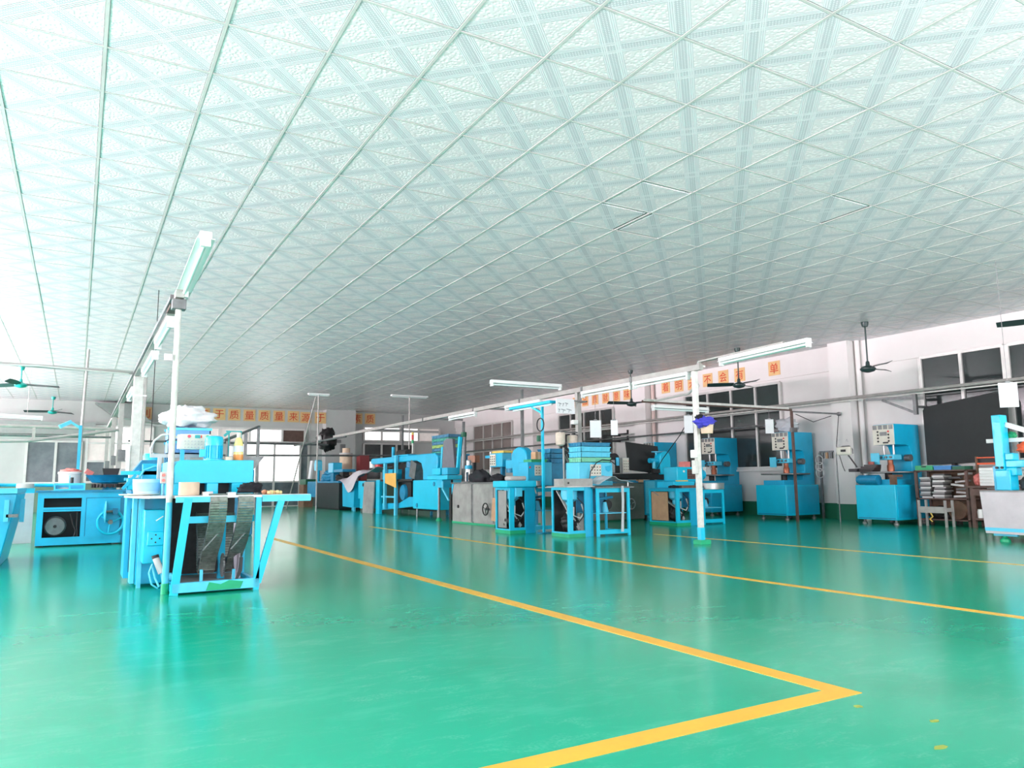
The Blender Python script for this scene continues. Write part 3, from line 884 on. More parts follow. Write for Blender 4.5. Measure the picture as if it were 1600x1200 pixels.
t = single('notice_board', MB().box(6.17, 6.50, 9.30, 9.32, 1.80, 2.02), PAPER, 'white hand-written notice board at the end of the blue lamp', 'sign')
INK = M('grey_ink', (150, 152, 156), 0.7)
mb = MB()
for k, (x0, x1, z) in enumerate(((6.20, 6.26, 1.95), (6.28, 6.30, 1.95), (6.32, 6.38, 1.955), (6.20, 6.23, 1.86), (6.25, 6.33, 1.855), (6.35, 6.44, 1.86))):
    mb.rbox(((x0 + x1) / 2, 9.2985, z), (x1 - x0, 0.002, 0.012), 0, 0, 0.2)
    mb.rbox(((x0 + x1) / 2, 9.2985, z - 0.02), (0.008, 0.002, 0.05), 0, 0, 0.3)
part('handwriting', mb, INK, t)
part('hanger', MB().box(6.49, XB - 0.0, 9.30, 9.32, 1.99, 2.01).box(XB - 0.02, XB + 0.0, 9.45, 9.47, 1.99, 2.164).box(XB - 0.02, XB, 9.30, 9.47, 1.99, 2.01), STEEL_D, t)
# ------------------------------------------------------------------ soft shapes
def blob(c, s, seed, amp=0.25, freq=2.2, n=22, m=14, flat=None):
    n, m = max(n, 30), max(m, 20)
    """crumpled lump: an ellipsoid pushed in and out by noise, its underside flattened at z = flat"""
    mb = MB().ball((0, 0, 0), 1.0, n=n, m=m)
    c = Vector(c)
    out = []
    for p in mb.v:
        q = p.normalized()
        k = 1 + amp * noise.noise(q * freq + Vector((seed * 7.1, seed * 3.3, seed))) + amp * 0.5 * noise.noise(q * freq * 2.7 + Vector((seed, 0, 0))) + amp * 0.22 * noise.noise(q * freq * 6.0 + Vector((0, seed, 0)))
        r = Vector((q.x * s[0] * k, q.y * s[1] * k, q.z * s[2] * k)) + c
        if flat is not None and r.z < flat: r.z = flat
        out.append(r)
    mb.v = out
    mb.soft = True
    return mb
def motor(parent, x, y, z, r, h, mat=BLUE):
    """upright finned electric motor, one part with cap and terminal box as sub-parts"""
    mb = MB().lathe((x, y, z), [(r * 1.12, 0), (r * 1.12, h * 0.06), (r * 0.86, h * 0.08), (r * 0.86, h * 0.62)], 20)
    for k in range(18):
        a = 2 * math.pi * k / 18
        mb.rbox((x + math.cos(a) * r * 0.92, y + math.sin(a) * r * 0.92, z + h * 0.35), (r * 0.16, r * 0.07, h * 0.5), a)
    o = part('motor', mb, mat, parent)
    part('motor_cap', MB().lathe((x, y, z + h * 0.6), [(r, 0), (r, h * 0.28), (r * 0.9, h * 0.36), (r * 0.6, h * 0.4), (0.001, h * 0.405)], 20), mat, o)
    part('terminal_box', MB().box(x - r * 1.5, x - r * 0.85, y - r * 0.4, y + r * 0.4, z + h * 0.15, z + h * 0.45), mat, o)
    return o
def knobs(parent, pts, ax, mat, r=0.008, d=0.012, name='knob'):
    for p in pts:
        p = Vector(p)
        e = p + (Vector((-d, 0, 0)) if ax == 'X' else Vector((0, -d, 0)))
        part(name, MB().cyl(p, e, r, r * 0.85, 10), mat, parent)

# ------------------------------------------------------------------ near blue machine with two slat chains
NM = thing('chain_conveyor_machine', 'bright blue machine with two slat chains running over its front table edge', 'machine', (0.93, 6.5, 0))
part('table_top', MB().prism([(0.40, 6.38), (0.47, 6.15), (0.63, 6.15), (0.63, 5.98), (1.61, 5.98), (1.61, 6.16), (1.27, 6.30), (1.27, 6.95), (0.34, 6.95)], 'Z', 0.69, 0.708), STEEL, NM)
part('table_lip', MB().box(1.24, 1.61, 5.972, 5.985, 0.655, 0.705).box(1.603, 1.615, 5.975, 6.16, 0.66, 0.705), BLUE_L, NM)
part('table_lip', MB().box(0.63, 0.89, 5.972, 5.985, 0.66, 0.70), BLUE_L, NM)
for (a, b_, wd) in (((0.645, 5.985, 0.0), (0.715, 5.985, 0.69), 0.055), ((1.215, 5.985, 0.0), (1.215, 5.985, 0.69), 0.04), ((1.225, 5.985, 0.05), (1.385, 5.985, 0.66), 0.05)):
    part('front_leg', MB().bar(a, b_, wd, 0.03, (0, 1, 0)), CYAN, NM)
for x in (0.645, 1.215):
    part('rear_leg', MB().box(x - 0.02, x + 0.02, 6.56, 6.60, 0, 0.69), BLUE, NM)
part('cross_bar', MB().box(0.69, 1.20, 6.045, 6.065, 0.505, 0.555), CYAN, NM)
part('foot_rail', MB().box(0.63, 1.24, 5.97, 6.01, 0.015, 0.085), BLUE_L, NM, bevel=0.004)
part('green_splash', MB().prism([(0.86, 0.02), (1.10, 0.02), (1.12, 0.07), (1.02, 0.085), (0.96, 0.06), (0.88, 0.08)], 'Y', 5.967, 5.971), FLOORGREEN, NM)
for x in (0.64, 1.22):
    part('side_rail', MB().box(x - 0.015, x + 0.015, 6.01, 6.58, 0.02, 0.07), BLUE, NM)
part('floor_pan', MB().box(0.66, 1.20, 6.02, 6.9, 0.03, 0.04), SHEET, NM)
# two slat chains: path in the y-z plane
def chain(x0, x1):
    path = [(6.46, 0.712), (6.10, 0.716), (6.01, 0.712), (5.972, 0.690), (5.962, 0.66), (5.968, 0.60), (6.01, 0.50), (6.13, 0.37), (6.32, 0.24), (6.40, 0.17), (6.42, 0.12), (6.47, 0.095), (6.53, 0.11), (6.57, 0.17), (6.60, 0.27), (6.63, 0.37), (6.70, 0.48), (6.76, 0.56)]
    pts = []
    for i in range(len(path) - 1):
        a, b_ = Vector((0, *path[i])), Vector((0, *path[i + 1]))
        L = (b_ - a).length
        k = max(1, round(L / 0.021))
        for q in range(k): pts.append((a.lerp(b_, q / k), (b_ - a).normalized()))
    mb = MB()
    for p, d in pts:
        ang = math.atan2(d.z, d.y)
        mb.rbox(((x0 + x1) / 2, p.y, p.z), (x1 - x0, 0.0165, 0.007), 0, ang, 0)
    return mb
for x0, x1 in ((0.865, 0.985), (1.065, 1.175)):
    ch = part('slat_chain', chain(x0, x1), CHAIN, NM)
    part('chain_link_row', MB().tube([(x0 + 0.005, 6.46, 0.70), (x0 + 0.005, 6.02, 0.70), (x0 + 0.005, 5.985, 0.66), (x0 + 0.005, 6.03, 0.50), (x0 + 0.005, 6.34, 0.25), (x0 + 0.005, 6.44, 0.12), (x0 + 0.005, 6.55, 0.18), (x0 + 0.005, 6.60, 0.34), (x0 + 0.005, 6.74, 0.56)], 0.006, 6), STEEL_D, ch)
    part('lower_roller', MB().cyl((x0 + 0.01, 6.485, 0.155), (x1 - 0.01, 6.485, 0.155), 0.052), IRON, NM)
    part('tension_bar', MB().bar((x0 - 0.02, 6.10, 0.30), (x0 + 0.12, 6.08, 0.47), 0.010, 0.010), STEEL_D, NM)
spk = MB().cyl((1.015, 6.30, 0.165), (1.028, 6.30, 0.165), 0.078, n=24)
for k in range(20):
    a = 2 * math.pi * k / 20
    spk.rbox((1.0215, 6.30 + math.cos(a) * 0.083, 0.165 + math.sin(a) * 0.083), (0.012, 0.016, 0.012), 0, a, 0)
part('sprocket', spk, STEEL_D, NM)
part('roller_bracket', MB().box(0.80, 1.10, 6.08, 6.10, 0.04, 0.075).box(0.83, 0.85, 6.08, 6.10, 0.04, 0.16).box(1.06, 1.08, 6.08, 6.10, 0.04, 0.15), BLUE_L, NM)
part('black_strap', MB().sheet([[(1.10, 6.04, 0.24), (1.125, 6.04, 0.24)], [(1.09, 6.03, 0.14), (1.12, 6.03, 0.14)], [(1.06, 6.02, 0.05), (1.075, 6.02, 0.05)]], 0.006), BLACK, NM)
part('plastic_sheet', MB().sheet([[(1.13 + 0.02 * math.sin(k * 2.1), 6.30 + 0.02 * k, 0.48), (1.13 + 0.025 * math.sin(k * 2.1 + 1), 6.30 + 0.02 * k, 0.26), (1.13 + 0.03 * math.sin(k * 1.7), 6.30 + 0.02 * k, 0.05)] for k in range(6)], 0.004), M('pinkish_plastic', (222, 206, 218), 0.4), NM)
part('shade_plate', MB().box(0.65, 1.20, 6.90, 6.912, 0.05, 0.68), IRON, NM)  # added dark plate, its colour stands in for the shade inside
part('inner_post', MB().box(1.02, 1.07, 6.50, 6.55, 0.04, 0.69), BLUE, NM)
# body cabinet under the left side of the table
cab = part('cabinet', MB().box(0.43, 0.64, 6.63, 7.25, 0.02, 0.685).box(0.6401, 1.20, 6.92, 7.25, 0.02, 0.685), BLUE, NM, bevel=0.006)
part('cabinet_seam', MB().box(0.426, 0.43, 6.90, 6.905, 0.03, 0.68), BLUE_D, cab)
part('side_panel', MB().box(0.395, 0.425, 6.64, 6.80, 0.03, 0.69), BLUE_L, NM)
part('side_panel', MB().box(0.36, 0.425, 6.86, 7.22, 0.05, 0.69), BLUE, NM)
part('side_slot', MB().box(0.392, 0.396, 6.83, 6.85, 0.10, 0.60), BLACK, NM)
part('corner_angle', MB().box(0.44, 0.47, 6.58, 6.62, 0.0, 0.69), BLUE_L, NM)
# electric box on the left
eb = part('switch_cabinet', MB().box(0.46, 0.60, 6.38, 6.62, 0.20, 0.60), CYAN, NM, bevel=0.006)
part('door_flap', MB().box(0.445, 0.458, 6.60, 6.74, 0.22, 0.60), BLUE_L, eb)
part('hinge', MB().box(0.44, 0.46, 6.575, 6.60, 0.38, 0.42), BLUE_L, eb)
sp = part('socket_plate', MB().box(0.485, 0.60, 6.362, 6.378, 0.33, 0.44), CYAN, eb, bevel=0.008)
for dx, dz in ((-0.028, 0), (0.028, 0), (0, 0.028), (0, -0.028)):
    part('socket_hole', MB().cyl((0.5425 + dx, 6.363, 0.385 + dz), (0.5425 + dx, 6.3605, 0.385 + dz), 0.006, n=10), BLACK, sp)
part('paint_scratch', MB().rbox((0.565, 6.3785, 0.535), (0.06, 0.002, 0.008), 0, 0, -0.6), WHITE, eb)
plug = part('plug', MB().cyl((0.548, 6.33, 0.24), (0.588, 6.30, 0.13), 0.024, 0.022), GREYW, NM)
part('plug_ring', MB().cyl((0.542, 6.335, 0.262), (0.548, 6.33, 0.24), 0.026), BLACK, plug)
part('power_cord', MB().tube([(0.588, 6.30, 0.13), (0.60, 6.28, 0.06), (0.56, 6.24, 0.03), (0.52, 6.24, 0.06), (0.50, 6.26, 0.14), (0.52, 6.30, 0.20), (0.545, 6.28, 0.10), (0.57, 6.22, 0.04)], 0.007, 8), BLUE_L, NM)
part('foot_pipe', MB().cyl((0.60, 6.30, 0.10), (0.66, 6.30, 0.10), 0.03), BLUE_L, NM)
# housing above the table with two openings
HY0, HY1 = 6.45, 6.95
hb_ = MB()
hb_.prism([(0.66, 0.80), (0.66, 0.93), (0.675, 0.965), (0.71, 0.985), (1.26, 0.985), (1.26, 0.80)], 'Y', HY0, HY1)
for x0, x1 in ((0.66, 0.80), (0.905, 0.99), (1.095, 1.26)):
    hb_.box(x0, x1, HY0, HY1, 0.708, 0.80)
part('housing', hb_, CYAN, NM, bevel=0.004)
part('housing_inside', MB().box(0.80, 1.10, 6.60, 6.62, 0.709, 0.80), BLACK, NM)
part('housing_side', MB().box(0.615, 0.658, 6.46, 6.94, 0.708, 0.97), BLUE_L, NM)
part('guide_block', MB().box(0.82, 0.86, 6.02, 6.08, 0.708, 0.735).box(0.99, 1.05, 6.0, 6.06, 0.708, 0.73).box(0.88, 0.93, 6.3, 6.38, 0.717, 0.735), STEEL, NM)
motor(NM, 0.97, 6.62, 0.985, 0.072, 0.205, CYAN)
part('grey_switch', MB().box(0.56, 0.63, 6.40, 6.45, 0.80, 0.89), GREYW, NM, bevel=0.006)
sw = part('switch_button', MB().cyl((0.58, 6.40, 0.865), (0.58, 6.39, 0.865), 0.012), PINK, NM)
part('switch_button', MB().cyl((0.58, 6.40, 0.825), (0.58, 6.39, 0.825), 0.012), PINK, NM)
# control box standing on rails behind the housing
cb = part('control_box', MB().box(0.73, 0.98, 6.82, 6.90, 1.085, 1.215), CREAM, NM, bevel=0.006)
knobs(cb, [(0.80, 6.82, 1.195)], 'Y', LENSRED, 0.014)
knobs(cb, [(0.945, 6.82, 1.195)], 'Y', LENSGREEN, 0.014)
part('display', MB().box(0.845, 0.885, 6.816, 6.82, 1.18, 1.207), TEAL, cb)
part('display', MB().box(0.89, 0.90, 6.816, 6.82, 1.182, 1.205), RED, cb)
knobs(cb, [(0.77 + 0.026 * i, 6.82, 1.155 - 0.026 * j) for j in range(3) for i in range(7)], 'Y', STEEL, 0.005, 0.008, 'rivet')
part('box_side', MB().box(0.715, 0.729, 6.83, 6.89, 1.09, 1.21), WHITE, cb)
part('box_stand', MB().box(0.74, 0.77, 6.84, 6.88, 0.985, 1.086), BLUE, NM)
part('box_stand', MB().box(0.93, 0.96, 6.84, 6.88, 0.985, 1.086), BLUE, NM)
part('rail_bar', MB().box(0.52, 0.92, 6.96, 7.0, 1.02, 1.05), GREYW, NM)
part('rail_post', MB().box(0.58, 0.61, 6.96, 7.0, 0.70, 1.02).box(0.80, 0.83, 6.96, 7.0, 0.70, 1.02), GREYW, NM)
part('pale_hose', MB().tube([(0.54, 6.98, 1.05), (0.535, 6.98, 1.07), (0.525, 6.98, 1.05), (0.52, 6.98, 1.09), (0.545, 6.98, 1.16), (0.60, 6.98, 1.21), (0.67, 6.98, 1.22), (0.74, 6.95, 1.18)], 0.009, 8), WIREW, NM)
part('pipe_stand', MB().box(1.10, 1.11, 6.74, 6.75, 0.985, 1.24).box(1.20, 1.21, 6.74, 6.75, 0.985, 1.24).box(1.08, 1.21, 6.74, 6.75, 1.235, 1.245).rbox((1.09, 6.745, 1.22), (0.06, 0.03, 0.02), 0, 0, -0.7), TEAL, NM)

# things on and above the near machine
for k in range(2):
    c0 = MB()
    z0 = 1.055 + k * 0.115
    c0.box(0.66, 1.0, 7.04, 7.30, z0, z0 + 0.01)
    c0.box(0.66, 1.0, 7.04, 7.05, z0, z0 + 0.11).box(0.66, 1.0, 7.29, 7.30, z0, z0 + 0.11).box(0.66, 0.67, 7.04, 7.30, z0, z0 + 0.11).box(0.99, 1.0, 7.04, 7.30, z0, z0 + 0.11)
    t = thing('plastic_crate', ['pale blue plastic crate behind the control box, lower one', 'pale blue plastic crate under the white plastic bag'][k], 'crate', (0.83, 7.17, z0), 'crates on the near machine')
    part('tub', c0, M('pale_blue_plastic', (110, 165, 220), 0.5), t)
    part('rim', MB().box(0.65, 1.01, 7.03, 7.04, z0 + 0.09, z0 + 0.112).box(0.65, 1.01, 7.30, 7.31, z0 + 0.09, z0 + 0.112), BLUE_L, t)
single('equipment_stand', MB().box(0.64, 1.02, 7.02, 7.24, 1.035, 1.05).box(0.65, 0.69, 7.03, 7.07, 0.69, 1.036).box(0.97, 1.01, 7.03, 7.07, 0.69, 1.036).box(0.65, 0.69, 7.18, 7.22, 0.69, 1.036).box(0.97, 1.01, 7.18, 7.22, 0.69, 1.036), BLUE_D, 'blue steel stand carrying pale crates behind the housing', 'stand')
single('plastic_bag', blob((0.83, 7.17, 1.375), (0.20, 0.16, 0.105), 3, 0.55, 2.6, 30, 20, flat=1.29), BAGW, 'crumpled white plastic bag heaped on pale blue crates', 'bag')
single('cardboard_core', MB().lathe((0.745, 6.22, 0.709), [(0.074, 0), (0.074, 0.10), (0.066, 0.10), (0.066, 0.004), (0.001, 0.004)], 28), CARDL, 'short beige cardboard drum standing on the near table', 'drum')
t = thing('bucket', 'white and pale blue bucket on its plate left of the pole', 'bucket', (0.49, 6.75, 0.72))
part('wall', MB().lathe((0.49, 6.75, 0.722), [(0.095, 0), (0.105, 0.115), (0.10, 0.115), (0.09, 0.006), (0.001, 0.006)], 24), M('bluish_white_plastic', (206, 226, 244), 0.4), t)
part('label_band', MB().lathe((0.49, 6.75, 0.74), [(0.0985, 0), (0.1045, 0.07), (0.1035, 0.07), (0.0975, 0)], 24), M('sky_tinted_plastic', (170, 205, 238), 0.4), t)
single('round_plate', MB().lathe((0.44, 6.70, 0.7085), [(0.14, 0), (0.15, 0.006), (0.15, 0.012), (0.001, 0.012)], 28), CREAM, 'flat pale round plate under the bucket', 'plate')
t = thing('spray_bottle', 'clear bottle with yellow and orange liquid on the blue housing', 'bottle', (1.165, 6.62, 0.985))
part('body', MB().lathe((1.165, 6.62, 0.986), [(0.036, 0), (0.040, 0.01), (0.040, 0.05), (0.038, 0.13), (0.030, 0.17), (0.016, 0.195)], 18), M('yellow_liquid', (244, 222, 140), 0.2), t)
part('orange_bottom', MB().lathe((1.165, 6.62, 0.9855), [(0.0365, 0), (0.0408, 0.01), (0.0408, 0.05), (0.036, 0.055)], 18), M('orange_liquid', (240, 150, 80), 0.25), t)
part('paper_label', MB().lathe((1.165, 6.62, 1.06), [(0.0395, 0), (0.0388, 0.05), (0.037, 0.05)], 18), PAPER, t)
part('cap', MB().lathe((1.165, 6.62, 1.181), [(0.017, 0), (0.019, 0.005), (0.019, 0.04), (0.001, 0.041)], 14), CREAM, t)
single('tape_roll', MB().lathe((1.08, 6.55, 0.985), [(0.02, 0), (0.03, 0), (0.03, 0.03), (0.02, 0.03)], 16), CARDL, 'small beige tape roll beside the yellow bottle', 'tape roll')
single('cloth_bundle', blob((1.19, 6.24, 0.742), (0.085, 0.07, 0.055), 5, 0.5, 2.4, 24, 16, flat=0.722), BLACKCLOTH, 'crumpled black cloth on the near table beside the chains', 'cloth')
for k, (dx, dy, r) in enumerate(((0, 0, .022), (.028, .01, .018), (.05, -.012, .02), (.074, .008, .018), (.098, -.006, .019), (.122, .004, .017), (.03, -.03, .017))):
    c_ = (1.275 + dx, 6.08 + dy, 0.708 + r * 0.82)
    t = single('resin_lump', blob(c_, (r, r * 0.9, r * 0.85), 11 + k, 0.2, 1.5, 12, 8, flat=0.7085), M('beige_resin_%d' % k, (226 - 6 * (k % 3), 190 + 5 * (k % 3), 140), 0.6) if k else M('reddish_lump', (180, 120, 90), 0.6), 'beige rounded lump in the row on the near table' if k else 'reddish rounded lump beside the black cloth', 'lump', 'lumps in a row on the near table')

# ------------------------------------------------------------------ second machine of the left row, just behind (same family)
t = thing('blue_forming_machine', 'blue forming machine with capped motor behind the near machine', 'machine', (0.75, 9.3, 0))
part('base', MB().box(0.56, 1.0, 8.9, 9.8, 0.0, 0.70), BLUE, t, bevel=0.01)
part('bed', MB().box(0.50, 1.05, 8.85, 9.85, 0.70, 0.74), BLUE_D, t)
part('slide_arm', MB().box(0.40, 0.85, 9.0, 9.08, 0.90, 0.94), CYAN, t)
part('slide_arm', MB().box(0.44, 0.85, 9.1, 9.16, 0.84, 0.87), BLUE_L, t)
part('head_block', MB().box(0.60, 0.95, 9.0, 9.5, 0.74, 1.02), BLUE, t, bevel=0.012)
part('sloped_cover', MB().prism([(0.52, 0.94), (0.78, 0.98), (0.78, 1.06), (0.60, 1.06)], 'Y', 9.05, 9.35), BLUE_D, t)
part('motor_cap', MB().lathe((0.70, 9.2, 1.05), [(0.085, 0), (0.085, 0.06), (0.07, 0.085), (0.001, 0.09)]), CYAN, t)
part('air_hose', MB().tube([(0.56, 8.98, 0.76), (0.57, 8.97, 0.86), (0.62, 8.97, 0.95), (0.72, 8.97, 0.99), (0.82, 8.98, 0.99)], 0.010, 8), BLUE_L, t)
part('clamp_block', MB().box(0.46, 0.58, 8.95, 9.1, 0.74, 0.86), CYAN, t, bevel=0.01)
part('side_lever', MB().bar((0.42, 8.96, 0.75), (0.54, 8.96, 0.90), 0.05, 0.03), BLUE, t)

# ------------------------------------------------------------------ blue bench machine with bowl feeder
BY = 11.6
t = thing('bench_machine', 'wide blue bench machine with open motor bay and handwheel', 'machine', (0.06, 12.1, 0))
part('frame', MB().box(-0.43, 0.55, BY, BY + 0.02, 0.63, 0.705).box(-0.43, 0.55, BY, BY + 0.02, 0.02, 0.12).box(-0.43, -0.36, BY, BY + 0.02, 0.12, 0.63).box(0.07, 0.12, BY, BY + 0.02, 0.12, 0.63).box(-0.36, 0.07, BY, BY + 0.02, 0.48, 0.51).box(-0.36, 0.07, BY, BY + 0.02, 0.455, 0.475), BLUE, t)
part('body', MB().box(-0.43, 0.60, BY + 0.30, BY + 0.95, 0.02, 0.70).box(0.12, 0.60, BY + 0.004, BY + 0.30, 0.02, 0.70).box(-0.43, -0.41, BY + 0.02, BY + 0.30, 0.02, 0.70), BLUE_D, t)
part('door', MB().box(0.13, 0.53, BY - 0.008, BY + 0.004, 0.10, 0.62), BLUE, t)
part('top', MB().box(-0.46, 0.62, BY - 0.03, BY + 1.0, 0.705, 0.73), BLUE_D, t)
part('bay_back', MB().box(-0.40, 0.11, BY + 0.285, BY + 0.298, 0.03, 0.69), BLACK, t)
mo = part('bay_motor', MB().lathe((-0.22, BY + 0.05, 0.26), [(0.05, 0.22), (0.125, 0.2), (0.13, 0.16), (0.13, 0.05), (0.11, 0.03), (0.001, 0.03)], 24, 'Y'), STEEL_D, t)
part('motor_hub', MB().cyl((-0.22, BY + 0.07, 0.26), (-0.22, BY + 0.04, 0.26), 0.02), IRON, mo)
part('bay_cables', MB().tube([(-0.05, BY + 0.1, 0.42), (-0.02, BY + 0.1, 0.3), (0.02, BY + 0.1, 0.2), (0.0, BY + 0.1, 0.08)], 0.012).tube([(0.03, BY + 0.1, 0.44), (0.03, BY + 0.1, 0.25), (0.05, BY + 0.1, 0.08)], 0.01), IRON, t)
part('foot', MB().box(-0.42, -0.34, BY + 0.02, BY + 0.1, 0.0, 0.025), IRON, t)
part('foot', MB().box(0.45, 0.53, BY + 0.02, BY + 0.1, 0.0, 0.025), IRON, t)
def handwheel(parent, c, R, axis, mat, hub=STEEL_D, depth=0.06, sgn=-1):
    c = Vector(c)
    o = part('handwheel', MB().ring(c, R, R * 0.11, axis, 24, 8), mat, parent)
    sp_ = MB()
    for k in range(3):
        a = k * 2 * math.pi / 3 + 0.4
        q = Vector((0, math.cos(a), math.sin(a))) if axis == 'X' else Vector((math.cos(a), 0, math.sin(a)))
        sp_.cyl(c, c + q * R, R * 0.07, n=8)
    part('spoke', sp_, mat, o)
    ax = Vector((1, 0, 0)) if axis == 'X' else Vector((0, 1, 0))
    part('wheel_hub', MB().cyl(c - ax * 0.015, c + ax * depth, R * 0.2), hub, o)
    return o
handwheel(t, (0.42, BY - 0.05, 0.30), 0.155, 'Y', CYAN, STEEL_D, 0.045)
o = part('handwheel', MB().lathe((0.345, BY - 0.09, 0.44), [(0.001, -0.01), (0.05, -0.012), (0.14, 0.0), (0.145, 0.012), (0.05, 0.012), (0.001, 0.012)], 24, 'X'), BLUE_L, t)
part('wheel_shaft', MB().cyl((0.345, BY - 0.09, 0.44), (0.50, BY - 0.09, 0.44), 0.018), STEEL_D, o)
part('wheel_bearing', MB().box(0.44, 0.50, BY - 0.13, BY + 0.0, 0.40, 0.48), BLUE_D, o)
# square tray frame on the bench
t2 = thing('tray_frame', 'blue square tray frame with two open bays on the bench', 'tray', (-0.10, 11.75, 0.73))
part('frame', MB().box(-0.26, 0.10, 11.58, 11.60, 0.73, 0.75).box(-0.26, 0.10, 11.58, 11.60, 0.80, 0.825).box(-0.26, -0.24, 11.58, 11.60, 0.75, 0.80).box(-0.09, -0.07, 11.58, 11.60, 0.75, 0.80).box(0.08, 0.10, 11.58, 11.60, 0.75, 0.80), CYAN, t2)
part('tray', MB().box(-0.26, 0.10, 11.60, 11.95, 0.73, 0.74).box(-0.26, 0.10, 11.93, 11.95, 0.74, 0.82).box(-0.26, -0.245, 11.60, 11.95, 0.74, 0.81).box(0.085, 0.10, 11.60, 11.95, 0.74, 0.81), BLUE, t2)
part('peg', MB().cyl((-0.06, 11.62, 0.82), (-0.06, 11.62, 0.90), 0.02), IRON, t2)
part('disc', MB().lathe((-0.14, 11.75, 0.745), [(0.07, 0), (0.07, 0.02), (0.001, 0.025)]), CREAM, t2)
# bowl feeder
t3 = thing('bowl_feeder', 'wide shallow blue feeder bowl on a notched ring', 'bowl', (0.40, 12.1, 0.73))
part('bowl', MB().lathe((0.40, 12.1, 0.80), [(0.10, 0.02), (0.22, 0.03), (0.30, 0.13), (0.31, 0.135), (0.29, 0.135), (0.2, 0.05), (0.001, 0.045)], 28), BLUE_D, t3)
ring = MB().lathe((0.40, 12.1, 0.77), [(0.20, 0), (0.21, 0.0), (0.21, 0.045), (0.19, 0.045)], 24)
for k in range(24):
    a = 2 * math.pi * k / 24
    ring.rbox((0.40 + 0.215 * math.cos(a), 12.1 + 0.215 * math.sin(a), 0.785), (0.02, 0.025, 0.05), a)
part('notched_ring', ring, IRON, t3)
part('pedestal', MB().lathe((0.40, 12.1, 0.731), [(0.09, 0), (0.09, 0.05), (0.12, 0.1)]), BLUE, t3)
t4 = thing('plastic_bucket', 'white bucket with lid and pink scraps behind the tray frame', 'bucket', (-0.09, 12.22, 0.73))
part('wall', MB().lathe((-0.09, 12.22, 0.731), [(0.13, 0), (0.14, 0.22), (0.15, 0.225), (0.15, 0.25), (0.135, 0.255)], 24), WHITE, t4)
part('handle', MB().ring((-0.09, 12.22, 0.93), 0.165, 0.005, 'X', 16, 6, math.pi, 2 * math.pi), BLUE_L, t4)
part('scraps', blob((-0.08, 12.22, 0.99), (0.12, 0.11, 0.04), 4, 0.4), PINK, t4)
single('black_bin', MB().prism([(0.32, 0.936), (0.50, 0.936), (0.52, 1.03), (0.30, 1.03)], 'Y', 12.05, 12.25), BLACK, 'black plastic bin sitting in the blue feeder bowl', 'bin')
single('pink_packet', MB().rbox((0.14, 12.0, 0.97), (0.10, 0.02, 0.07), 0.3, 0.2, 0.5), PINK, 'pink and white packet leaning on the feeder bowl', 'packet')
t5 = thing('desk_lamp', 'blue post lamp with tilted head on the bench machine', 'lamp', (0.0, 12.52, 0.73))
part('post', MB().box(-0.02, 0.02, 12.50, 12.54, 0.73, 1.66), BLUE, t5)
part('foot', MB().box(-0.05, 0.05, 12.47, 12.57, 0.73, 0.76), BLUE_D, t5)
part('arm', MB().bar((0.0, 12.52, 1.62), (-0.12, 12.5, 1.70), 0.03, 0.03), BLUE_L, t5)
part('head', MB().bar((-0.12, 12.5, 1.71), (-0.26, 12.46, 1.63), 0.06, 0.05), BLUE_L, t5)
# blue rails running left of the bench
t6 = thing('feed_rail', 'pair of blue feed rails leading to the bench machine', 'rail', (-1.2, 11.6, 0.7))
part('upper_rail', MB().cyl((-2.2, 11.75, 0.83), (-0.27, 11.75, 0.80), 0.022), CYAN, t6)
part('lower_rail', MB().box(-2.2, -0.47, 11.60, 11.66, 0.70, 0.765), CYAN, t6)
part('clamp', MB().box(-1.0, -0.9, 11.57, 11.80, 0.70, 0.86), BLUE, t6, bevel=0.01)
part('ball_knob', MB().ball((-0.92, 11.6, 0.86), 0.05), CYAN, t6)
part('stop', MB().rbox((-0.76, 11.59, 0.735), (0.09, 0.02, 0.05), 0, 0, 0.3), BLACK, t6)
part('leg', MB().box(-1.8, -1.74, 11.60, 11.66, 0, 0.70), BLUE, t6)
single('grey_drum', MB().lathe((-0.58, 11.63, 0.7655), [(0.10, 0), (0.10, 0.055), (0.09, 0.06), (0.001, 0.06)]), GREYW, 'low grey drum standing on the lower blue rail', 'drum')
single('leaning_board', MB().rbox((-0.68, 12.55, 0.352), (0.34, 0.03, 0.70), 0, 0.06), GREYW, 'pale board leaning behind the blue bench machine', 'board')
single('white_post', MB().box(-0.86, -0.80, 12.9, 12.96, 0, 0.72), WHITE, 'white post standing behind the feed rails', 'post')
single('cable_tangle', MB().tube([(-1.15, 12.6, 0.55), (-1.05, 12.4, 0.35), (-0.95, 12.3, 0.30), (-0.92, 12.2, 0.16), (-1.0, 12.15, 0.02), (-0.9, 12.0, 0.012), (-0.8, 12.1, 0.02)], 0.012), TEAL, 'thin teal hose hanging behind the feed rails', 'hose')
# cabinet at the very left
t7 = thing('blue_cabinet', 'tall blue machine cabinet with pale clamps beside the feed rails', 'cabinet', (-0.9, 9.2, 0))
part('body', MB().prism([(-1.3, 0.0), (-0.62, 0.0), (-0.52, 0.55), (-0.50, 0.72), (-1.3, 0.72)], 'Y', 8.85, 10.2), BLUE, t7, bevel=0.01)
part('top_plate', MB().box(-1.35, -0.50, 8.8, 10.3, 0.72, 0.77), BLUE_L, t7)
part('clamp', MB().box(-0.60, -0.56, 8.82, 8.85, 0.45, 0.66), BLUE_L, t7)
part('clamp', MB().box(-0.50, -0.46, 9.4, 9.45, 0.42, 0.66), BLUE_L, t7)
part('latch', MB().box(-0.58, -0.48, 8.82, 8.84, 0.49, 0.52), STEEL_D, t7)
